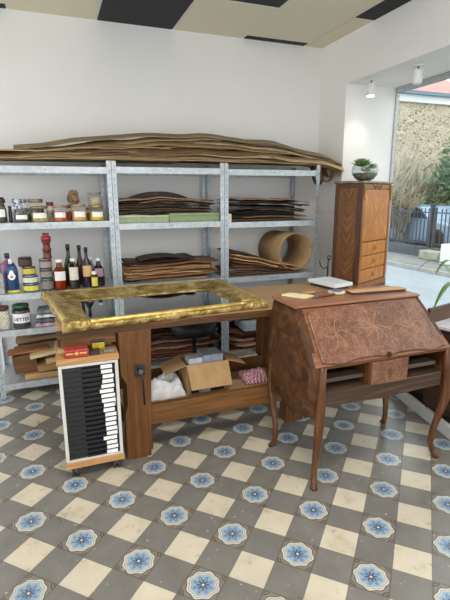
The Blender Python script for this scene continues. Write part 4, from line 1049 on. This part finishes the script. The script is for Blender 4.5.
# corner pilasters with gilt mounts
for x in (.012, CW - .05):
    pl_ = obj('pilaster', box(BM(), x, x + .038, .002, .0155, .055, H - .024), wood('8a5028', 'b0713c', 'z', .3), t, .004, local=True)
    bm = BM()
    for k in range(7):
        bmesh.ops.create_icosphere(bm, subdivisions=2, radius=.015, matrix=Matrix.Translation((x + .019 + .004 * (-1) ** k, .0, H - .05 - .017 * k)) @ Matrix.Diagonal((1.2 - .1 * k, .5, 1, 1)))
    for f in bm.faces: f.smooth = True
    obj('gilt_mount', bm, M_GB, pl_, local=True)
bm = BM()
for k in range(9):
    bmesh.ops.create_icosphere(bm, subdivisions=2, radius=.009, matrix=Matrix.Translation((CW / 2 - .08 + .02 * k, .004, H - .05 + .012 * cos(k * 1.57))) @ Matrix.Diagonal((1.3, .5, .9, 1)))
obj('gilt_spray', bm, M_GB, t, local=True)
# side panel (local x=0 face), framed
bm = BM()
for (a, b_, c_, d_) in ((.004, .06, .055, H - .025), (CDp - .045, CDp - .01, .055, H - .025), (.0601, CDp - .0451, .055, .09), (.0601, CDp - .0451, H - .06, H - .025)):
    box(bm, .003, .0118, a, b_, c_, d_)
obj('side_frame', bm, W_CD, t, .001, local=True)
hm = (H - .03) / 2 + .03
obj('side_panel', box(BM(), .007, .0118, .0602, CDp - .0452, hm + .001, H - .0605), quarter('46260a', '915c20', CDp / 2, hm + .0, 'yz'), t, local=True)
obj('side_panel', box(BM(), .007, .0118, .0602, CDp - .0452, .0905, hm - .001), quarter('46260a', '915c20', CDp / 2, .1, 'yz'), t, local=True)
obj('side_panel', box(BM(), CW - .0118, CW - .004, .02, CDp - .01, .055, H - .025), W_C, t, local=True)
# terrarium bowl
bx, by = 2.70, 3.52; bz = CZ1 + .001
t = thing('succulent_bowl', 'round glass bowl planted with succulents on top of the tall cabinet', 'potted plant', (bx, by, bz))
obj('bowl', lathe(BM(), [(.05, bz), (.085, bz + .02), (.112, bz + .055), (.118, bz + .09), (.112, bz + .13), (.096, bz + .155), (.094, bz + .155), (.109, bz + .13), (.115, bz + .09), (.109, bz + .056), (.083, bz + .023), (.05, bz + .004)], bx, by, 36, True), glassy('f2f6f4', .9), t)
obj('soil', lathe(BM(), [(.05, bz + .005), (.08, bz + .023), (.104, bz + .056), (.107, bz + .07), (.001, bz + .074)], bx, by, 30), plain('76706a', .8, var=.3, sc=50), t)
def succ(cx, cy, z, s, c, n=22, seed=0):
    q = random.Random(seed); bm = BM()
    for k in range(n):
        a = k * 2.4; e = .2 + 1.1 * k / n; L = s * (1 - .45 * k / n)
        d = Vector((cos(a) * cos(e), sin(a) * cos(e), sin(e)))
        tube(bm, [Vector((cx, cy, z)) + d * L * .1, Vector((cx, cy, z)) + d * L * .6 + Vector((0, 0, s * .06)), Vector((cx, cy, z)) + d * L + Vector((0, 0, s * .14))], [s * .08, s * .16, s * .02], 6, .5)
    obj('succulent', bm, plain(c, .5, var=.2), t)
succ(bx - .06, by - .03, bz + .125, .1, '4f7036', 34, 1); succ(bx - .02, by - .05, bz + .08, .05, '6f8a4e', seed=2)
succ(bx + .055, by - .03, bz + .11, .06, '3f5c3c', seed=3); succ(bx + .01, by + .02, bz + .085, .06, '8aa078', seed=4)
bm = BM(); 
for (dx, dy, r_) in ((.015, -.06, .026), (-.005, -.035, .024), (.04, -.065, .019), (.02, -.02, .03)): bmesh.ops.create_icosphere(bm, subdivisions=2, radius=r_, matrix=Matrix.Translation((bx + dx, by + dy, bz + .085)))
for f in bm.faces: f.smooth = True
obj('pebble', bm, plain('cfc9be', .6), t)

# ------------------------------------------------------------------ washstand and palm on the display platform
PZ = .0705; WA = R(14)
t = thing('washstand', 'dark wooden washstand with pale marble top beside the window', 'washstand', (2.50, 2.05, PZ), WA)
WD = wood('33241c', '4d382b', 'x', .4)
obj('cabinet_body', box(BM(), .0, .6, .0, .3, .05, .62), WD, t, .004, local=True)
obj('plinth_base', box(BM(), .015, .585, .015, .285, .0, .049), WD, t, .003, local=True)
obj('marble_top', box(BM(), -.01, .61, -.012, .30, .621, .643), plain('cfccd0', .25, var=.06), t, .004, local=True)
obj('gallery', box(BM(), -.005, .605, .302, .325, .55, .75), wood('4a3020', '6a4830', 'x', .4), t, .004, local=True)
for (a, b_) in ((.03, .29), (.31, .57)): obj('door', box(BM(), a, b_, -.008, -.0005, .08, .6), WD, t, .003, local=True)
tag(obj('grey_case', box(BM(), 2.475, 2.75, 1.62, 2.0, PZ + .001, PZ + .15), plain('38393c', .5, var=.08), bevel=.01), 'dark grey flat case lying on the window platform', 'case')
tag(obj('dark_case', box(BM(), 2.56, 2.85, 2.45, 2.75, PZ + .001, PZ + .2), plain('2c2826', .5, var=.1), bevel=.008), 'dark brown case on the platform behind the desk leg', 'case')
px_, py_ = 3.08, 2.62
t = thing('potted_palm', 'potted palm with long green arching leaves by the window', 'potted plant', (px_, py_, PZ))
obj('pot', lathe(BM(), [(.1, PZ), (.14, PZ + .26), (.15, PZ + .3), (.135, PZ + .3), (.13, PZ + .27)], px_, py_), plain('4b4642', .5), t)
obj('soil', lathe(BM(), [(.128, PZ + .265), (.128, PZ + .275)], px_, py_), plain('33281f', .9), t)
bs = BM(); tube(bs, [(px_, py_, PZ + .27), (px_ + .01, py_, PZ + .55)], [.02, .014]); obj('stem', bs, plain('6a5a3a', .7), t)
M_LEAF = plain('4f7a34', .45, var=.2, sc=10)
def leaf(a, L, e, w, droop):
    bm = BM(); prev = None; o0 = Vector((px_ + .01, py_, PZ + .54)); p = o0.copy(); n = 14
    for k in range(n + 1):
        u = k / n; el = e - droop * u * u; 
        if k: p = p + Vector((cos(a) * cos(el), sin(a) * cos(el), sin(el))) * L / n
        ww = w * (sin(pi * min(1, u * .92 + .06)) ** .7)
        s = Vector((-sin(a), cos(a), 0)) * ww
        r = [bm.verts.new(p - s + Vector((0, 0, ww * .3))), bm.verts.new(p + Vector((0, 0, -.001))), bm.verts.new(p + s + Vector((0, 0, ww * .3))), bm.verts.new(p + Vector((0, 0, .0015)))]
        if prev:
            for j in range(4): bm.faces.new((prev[j], r[j], r[(j + 1) % 4], prev[(j + 1) % 4])).smooth = True
        else: bm.faces.new(r)
        prev = r
    bm.faces.new(prev[::-1]); obj('leaf', bm, M_LEAF, t)
def leaf_to(tip, w, sag):
    bm = BM(); prev = None; o0 = Vector((px_ + .01, py_, PZ + .54)); tip = Vector(tip); mid = o0.lerp(tip, .5) + Vector((0, 0, sag)); n = 16
    for k in range(n + 1):
        u = k / n; p = o0 * (1 - u) ** 2 + mid * 2 * u * (1 - u) + tip * u * u; d = ((mid - o0) * (1 - u) + (tip - mid) * u).normalized()
        ww = w * max(.03, sin(pi * min(1, u * .9 + .08)) ** .6); s = d.cross(Vector((0, 0, 1))).normalized() * ww
        r = [bm.verts.new(p - s + Vector((0, 0, ww * .35))), bm.verts.new(p + Vector((0, 0, -.001))), bm.verts.new(p + s + Vector((0, 0, ww * .35))), bm.verts.new(p + Vector((0, 0, .0015)))]
        if prev:
            for j in range(4): bm.faces.new((prev[j], r[j], r[(j + 1) % 4], prev[(j + 1) % 4])).smooth = True
        else: bm.faces.new(r)
        prev = r
    bm.faces.new(prev[::-1]); obj('leaf', bm, M_LEAF, t)
print('PALM', at(428, 277, 2.5), at(441, 279, 2.45), at(438, 310, 2.3))
for tip, w, sg in (((2.60, 2.5, 1.03), .02, .5), ((2.68, 2.42, 1.01), .018, .5), ((2.44, 2.33, .83), .022, .45), ((2.75, 2.2, .9), .018, .5), ((3.0, 2.0, .95), .02, .5), ((3.2, 2.3, 1.1), .018, .4), ((3.15, 2.8, 1.05), .018, .4), ((2.9, 3.0, .95), .018, .5)):
    leaf_to(tip, w, sg)

# ------------------------------------------------------------------ outside
def ext_mat(c1, c2, sc, rough=.9):
    m, nt, b = newmat('ground', rough); n = noise_tex(nt, coords(nt), sc, 5); nt.links.new(ramp(nt, n, [(.3, c1), (.7, c2)]), b.inputs['Base Color']); return m
struct('street', box(BM(), 3.46, 7.93, -8, 40, -.3, -.14), ext_mat('8b9298', '9da4aa', 3, .45))  # pale blue-grey has the wet road's reflection put into its colour
struct('pavement', box(BM(), 7.935, 9.3, -8, 40, -.3, -.06), ext_mat('6c6c6b', '868684', 3))
struct('kerb', box(BM(), 7.85, 7.93, -8, 40, -.139, -.05), ext_mat('8f8c86', 'a5a29c', 8))
struct('garden_ground', box(BM(), 9.55, 40, -8, 40, -.3, -.02), ext_mat('5a5a44', '77735c', 1.5))
struct('garden_low_wall', box(BM(), 9.3, 9.54, 0, 30, -.3, .2), ext_mat('3f464e', '585f66', 5), )
# railing: bays of pales between posts
M_RAIL = plain('3a4450', .5, .3, .05)
fx = 9.42
for i, (ya, yb) in enumerate(((5.2, 7.2), (7.3, 9.22), (9.43, 11.8), (11.95, 14.1), (14.25, 16.4))):
    lab = ['nearest bay', 'second bay', 'bay just left of the thick gate post', 'fourth bay from the right', 'farthest bay'][i]
    t = thing('iron_railing', lab + ' of the blue-grey iron railing across the street', 'railing', (fx, (ya + yb) / 2, .2), 0, 'iron railing bays')
    bm = BM(); box(bm, fx - .015, fx + .015, ya, yb, .28, .31); box(bm, fx - .015, fx + .015, ya, yb, 1.1, 1.13); obj('rail', bm, M_RAIL, t)
    bm = BM(); n = int((yb - ya) / .13)
    for k in range(n):
        y = ya + .06 + k * .13; box(bm, fx - .011, fx + .011, y - .011, y + .011, .2, 1.09); box(bm, fx - .011, fx + .011, y - .011, y + .011, 1.1305, 1.22)
    obj('pales', bm, M_RAIL, t)
    obj('post', box(BM(), fx - .03, fx + .03, yb + .01, yb + .07, .2, 1.25), M_RAIL, t)
t = thing('gate_post', 'thick dark blue-grey post in the railing across the street', 'post', (fx, 9.36, .2))
obj('post_shaft', box(BM(), fx - .06, fx + .06, 9.325, 9.405, .2, 1.3), M_RAIL, t, .01)
obj('post_cap', box(BM(), fx - .075, fx + .075, 9.31, 9.42, 1.301, 1.34), M_RAIL, t, .01)
tag(obj('stone_slab', box(BM(), 8.95, 9.28, 8.6, 9.25, -.06, .17), ext_mat('8a8c7c', 'a8a998', 6), bevel=.03), 'pale mossy stone slab on the pavement before the railing', 'slab')
tag(obj('white_container', box(BM(), 8.75, 9.2, 7.3, 8.35, -.059, .42), plain('e2e2dc', .5, var=.02), bevel=.02), 'white rectangular container on the far pavement', 'container')
# parked cars behind the railing
def car(x, y, c, label):
    t = thing('parked_car', label, 'car', (x, y, -.02))
    bm = BM(); prism(bm, [(y - 2, .15), (y - 2.05, .55), (y - 1.9, .72), (y - 1.0, .85), (y - .55, 1.22), (y + .8, 1.25), (y + 1.5, .9), (y + 2, .82), (y + 2.05, .4), (y + 2, .15)], x - .8, x + .8, 'x'); obj('car_body', bm, plain(c, .25, .3, .03), t, .06)
    for s in (-.805, .805):
        bm = BM(); prism(bm, [(y - .9, .87), (y - .52, 1.17), (y + .75, 1.19), (y + 1.3, .9)], x + s - .004, x + s + .004, 'x'); obj('side_window', bm, plain('2c343c', .15), t)
    for dy in (-1.3, 1.3):
        for s in (-.72, .72): obj('wheel', lathe(BM(), [(.2, -.1), (.3, -.09), (.3, .09), (.2, .1)], 0, 0, 24, True, Matrix.Translation((x + s, y + dy, .28)) @ Matrix.Rotation(pi / 2, 4, 'Y')), plain('1f2022', .7), t)
car(11.4, 11.6, '8ea3b8', 'pale blue parked car seen through the railing')
# rubble-stone house
M_STONE, nt, b = newmat('rubble_stone', .9)
vo = nt.nodes.new('ShaderNodeTexVoronoi'); vo.inputs['Scale'].default_value = 6.5; vo2 = nt.nodes.new('ShaderNodeTexVoronoi'); vo2.feature = 'DISTANCE_TO_EDGE'; vo2.inputs['Scale'].default_value = 6.5
vv = coords(nt, scale=(.8, 1, 1.6)); nt.links.new(vv, vo.inputs['Vector']); nt.links.new(vv, vo2.inputs['Vector'])
sx_ = nt.nodes.new('ShaderNodeSeparateColor'); nt.links.new(vo.outputs['Color'], sx_.inputs[0])
c = ramp(nt, sx_.outputs[0], [(0, '8f7c60'), (.35, 'a8977a'), (.7, 'bdb096'), (1, '7d7060')]); c = mixc(nt, N(nt, vo2.outputs['Distance']).lt(.07), c, 'cfc6b2')
nt.links.new(c, b.inputs['Base Color'])
HY = 16.0
t = thing('stone_house', 'rubble-stone house with red tiled roof across the street', 'house', (17, HY + 4, -.02))
obj('stone_wall', box(BM(), 12.2, 24, HY, HY + 8, -.02, 5.28), M_STONE, t)
obj('cornice', box(BM(), 12.1, 24.1, HY - .12, HY + 8.1, 5.2801, 5.56), plain('e2e6e8', .7, var=.03), t)
obj('gutter', box(BM(), 12.0, 24.2, HY - .26, HY - .121, 5.56, 5.68), plain('6f8496', .5, .2), t)
M_ROOF, nt, b = newmat('red_roof_tiles', .8); vv = coords(nt); w_ = nt.nodes.new('ShaderNodeTexBrick'); nt.links.new(vv, w_.inputs[0]); w_.inputs['Scale'].default_value = 3
w_.inputs['Color1'].default_value = lin('c98880'); w_.inputs['Color2'].default_value = lin('d29a90'); w_.inputs['Mortar'].default_value = lin('b07068'); nt.links.new(w_.outputs[0], b.inputs['Base Color'])
bm = BM(); e0 = [(12.0, HY - .25, 5.69), (24.2, HY - .25, 5.69), (24.2, HY + 8.2, 5.69), (12.0, HY + 8.2, 5.69)]; rd = [(14.6, HY + 1.6, 7.0), (15.2, HY + 1.6, 7.0)]
V = [bm.verts.new(p) for p in e0 + [(12.3, HY + 3, 7.3), (15.6, HY + 2.2, 7.05), (17.6, HY + 1.2, 5.95), (24.2, HY + 1.2, 5.95)]]
for f in ((0, 1, 7, 6, 5, 4), (4, 5, 6, 7, 2, 3), (0, 4, 3), (1, 2, 7), (0, 3, 2, 1)):
    try: bm.faces.new([V[i] for i in f])
    except Exception: pass
bmesh.ops.triangulate(bm, faces=bm.faces[:])
obj('roof', bm, M_ROOF, t)
# shrubs and bare twigs behind the railing
def bush(name, x, y, w, h, c, label, leaves=900, seed=0, ls=.11, zbase=-.02, trunk=True):
    q = random.Random(seed); t = thing(name, label, 'shrub', (x, y, zbase)); bm = BM()
    for k in range(leaves):
        while True:
            p = Vector((q.uniform(-1, 1), q.uniform(-1, 1), q.uniform(-1, 1)))
            if .35 < p.length < 1: break
        p *= 1 + .3 * noise.noise(p * 2 + Vector((seed, 0, 0)))
        c_ = Vector((x + p.x * w, y + p.y * w, zbase + h * .55 + p.z * h * .47))
        a = Vector((q.uniform(-1, 1), q.uniform(-1, 1), q.uniform(-1, 1))).normalized(); b_ = a.orthogonal().normalized()
        L = ls * q.uniform(.6, 1.3)
        bm.faces.new([bm.verts.new(v_) for v_ in (c_ - a * L, c_ + b_ * L * .5, c_ + a * L, c_ - b_ * L * .5)])
    obj('foliage', bm, plain(c, .6, var=.35, sc=2), t)
    bm = BM()
    for k in range(6):
        a = k * 1.05; tube(bm, [(x, y, zbase), (x + .3 * w * cos(a), y + .3 * w * sin(a), zbase + h * .35), (x + .7 * w * cos(a), y + .7 * w * sin(a), zbase + h * .75)], [.06, .04, .015], 5)
    obj('trunk', bm, plain('5c5040', .9), t)
def twigs(x, y, h, spread, c, label, n=60, seed=0):
    q = random.Random(seed); t = thing('bare_shrub', label, 'shrub', (x, y, -.02)); bm = BM()
    for k in range(n):
        a = q.uniform(0, 2 * pi); s = spread * q.uniform(.2, 1); H_ = h * q.uniform(.6, 1)
        p = [Vector((x + .15 * cos(a), y + .15 * sin(a), -.02))]
        for j in range(1, 6):
            u = j / 5; p.append(Vector((x + cos(a) * s * u ** 1.4 + q.uniform(-.06, .06), y + sin(a) * s * u ** 1.4 + q.uniform(-.06, .06), H_ * u)))
        tube(bm, p, [.04, .035, .03, .022, .016, .01], 4)
        for j in (2, 3, 4):
            d = Vector((q.uniform(-.35, .35), q.uniform(-.35, .35), q.uniform(.2, .5))); tube(bm, [p[j], p[j] + d * .6, p[j] + d], [.018, .014, .008], 4)
    obj('branches', bm, plain(c, .9, var=.15), t)
bush('evergreen_bush', 13.2, 11.7, 1.3, 3.1, '3f5c40', 'dark evergreen bush at right before the stone house', 1500, 2, .13)
bush('evergreen_bush', 15.2, 13.8, 1.2, 3.6, '46633f', 'taller evergreen bush touching the stone wall at right', 1500, 5, .13)
bush('ivy_shrub', 12.9, 13.4, .8, 1.6, '5d6f4a', 'low green shrub behind the railing in the middle', 900, 6, .1)
twigs(10.9, 13.2, 2.9, 1.1, 'aaa08c', 'bare twiggy shrub at left of the garden, nearest the window edge', 110, 3)
twigs(12.3, 14.6, 3.6, 1.3, 'b5ab98', 'bare twiggy shrub in the middle before the stone wall', 110, 4)
twigs(13.4, 13.9, 3.2, 1.0, 'b0a692', 'bare pale shrub between the twiggy shrubs and the evergreen', 60, 8)
twigs(10.4, 11.6, 2.0, .7, '8b8068', 'short bare shrub just behind the railing', 60, 5)

# ------------------------------------------------------------------ light
w = bpy.data.worlds.new('overcast'); C.world = w; w.use_nodes = True; nt = w.node_tree
bg = nt.nodes['Background']; tc = nt.nodes.new('ShaderNodeTexCoord'); sp = nt.nodes.new('ShaderNodeSeparateXYZ'); nt.links.new(tc.outputs['Generated'], sp.inputs[0])
r = nt.nodes.new('ShaderNodeValToRGB'); r.color_ramp.elements[0].position = 0; r.color_ramp.elements[0].color = (.6, .62, .63, 1); r.color_ramp.elements[1].position = .35; r.color_ramp.elements[1].color = (.95, .98, 1, 1)
nt.links.new(sp.outputs[2], r.inputs[0]); nt.links.new(r.outputs[0], bg.inputs[0]); bg.inputs[1].default_value = 1.0
def area(name, loc, rot, sx_, sy_, e, col=(1, 1, 1)):
    l = bpy.data.lights.new(name, 'AREA'); l.shape = 'RECTANGLE'; l.size = sx_; l.size_y = sy_; l.energy = e; l.color = col
    o = bpy.data.objects.new(name, l); COL.objects.link(o); o.location = loc; o.rotation_euler = rot; return o
area('ceiling_fill', (.6, .9, ZC - .02), (0, 0, 0), 1.2, .6, 22, (1, .95, .88))  # added fill light, out of view at the ceiling, brightens the room
C.view_settings.view_transform = 'Standard'; C.view_settings.look = 'None'; C.view_settings.gamma = 1; C.view_settings.use_curve_mapping = False
C.view_settings.exposure = 1.55
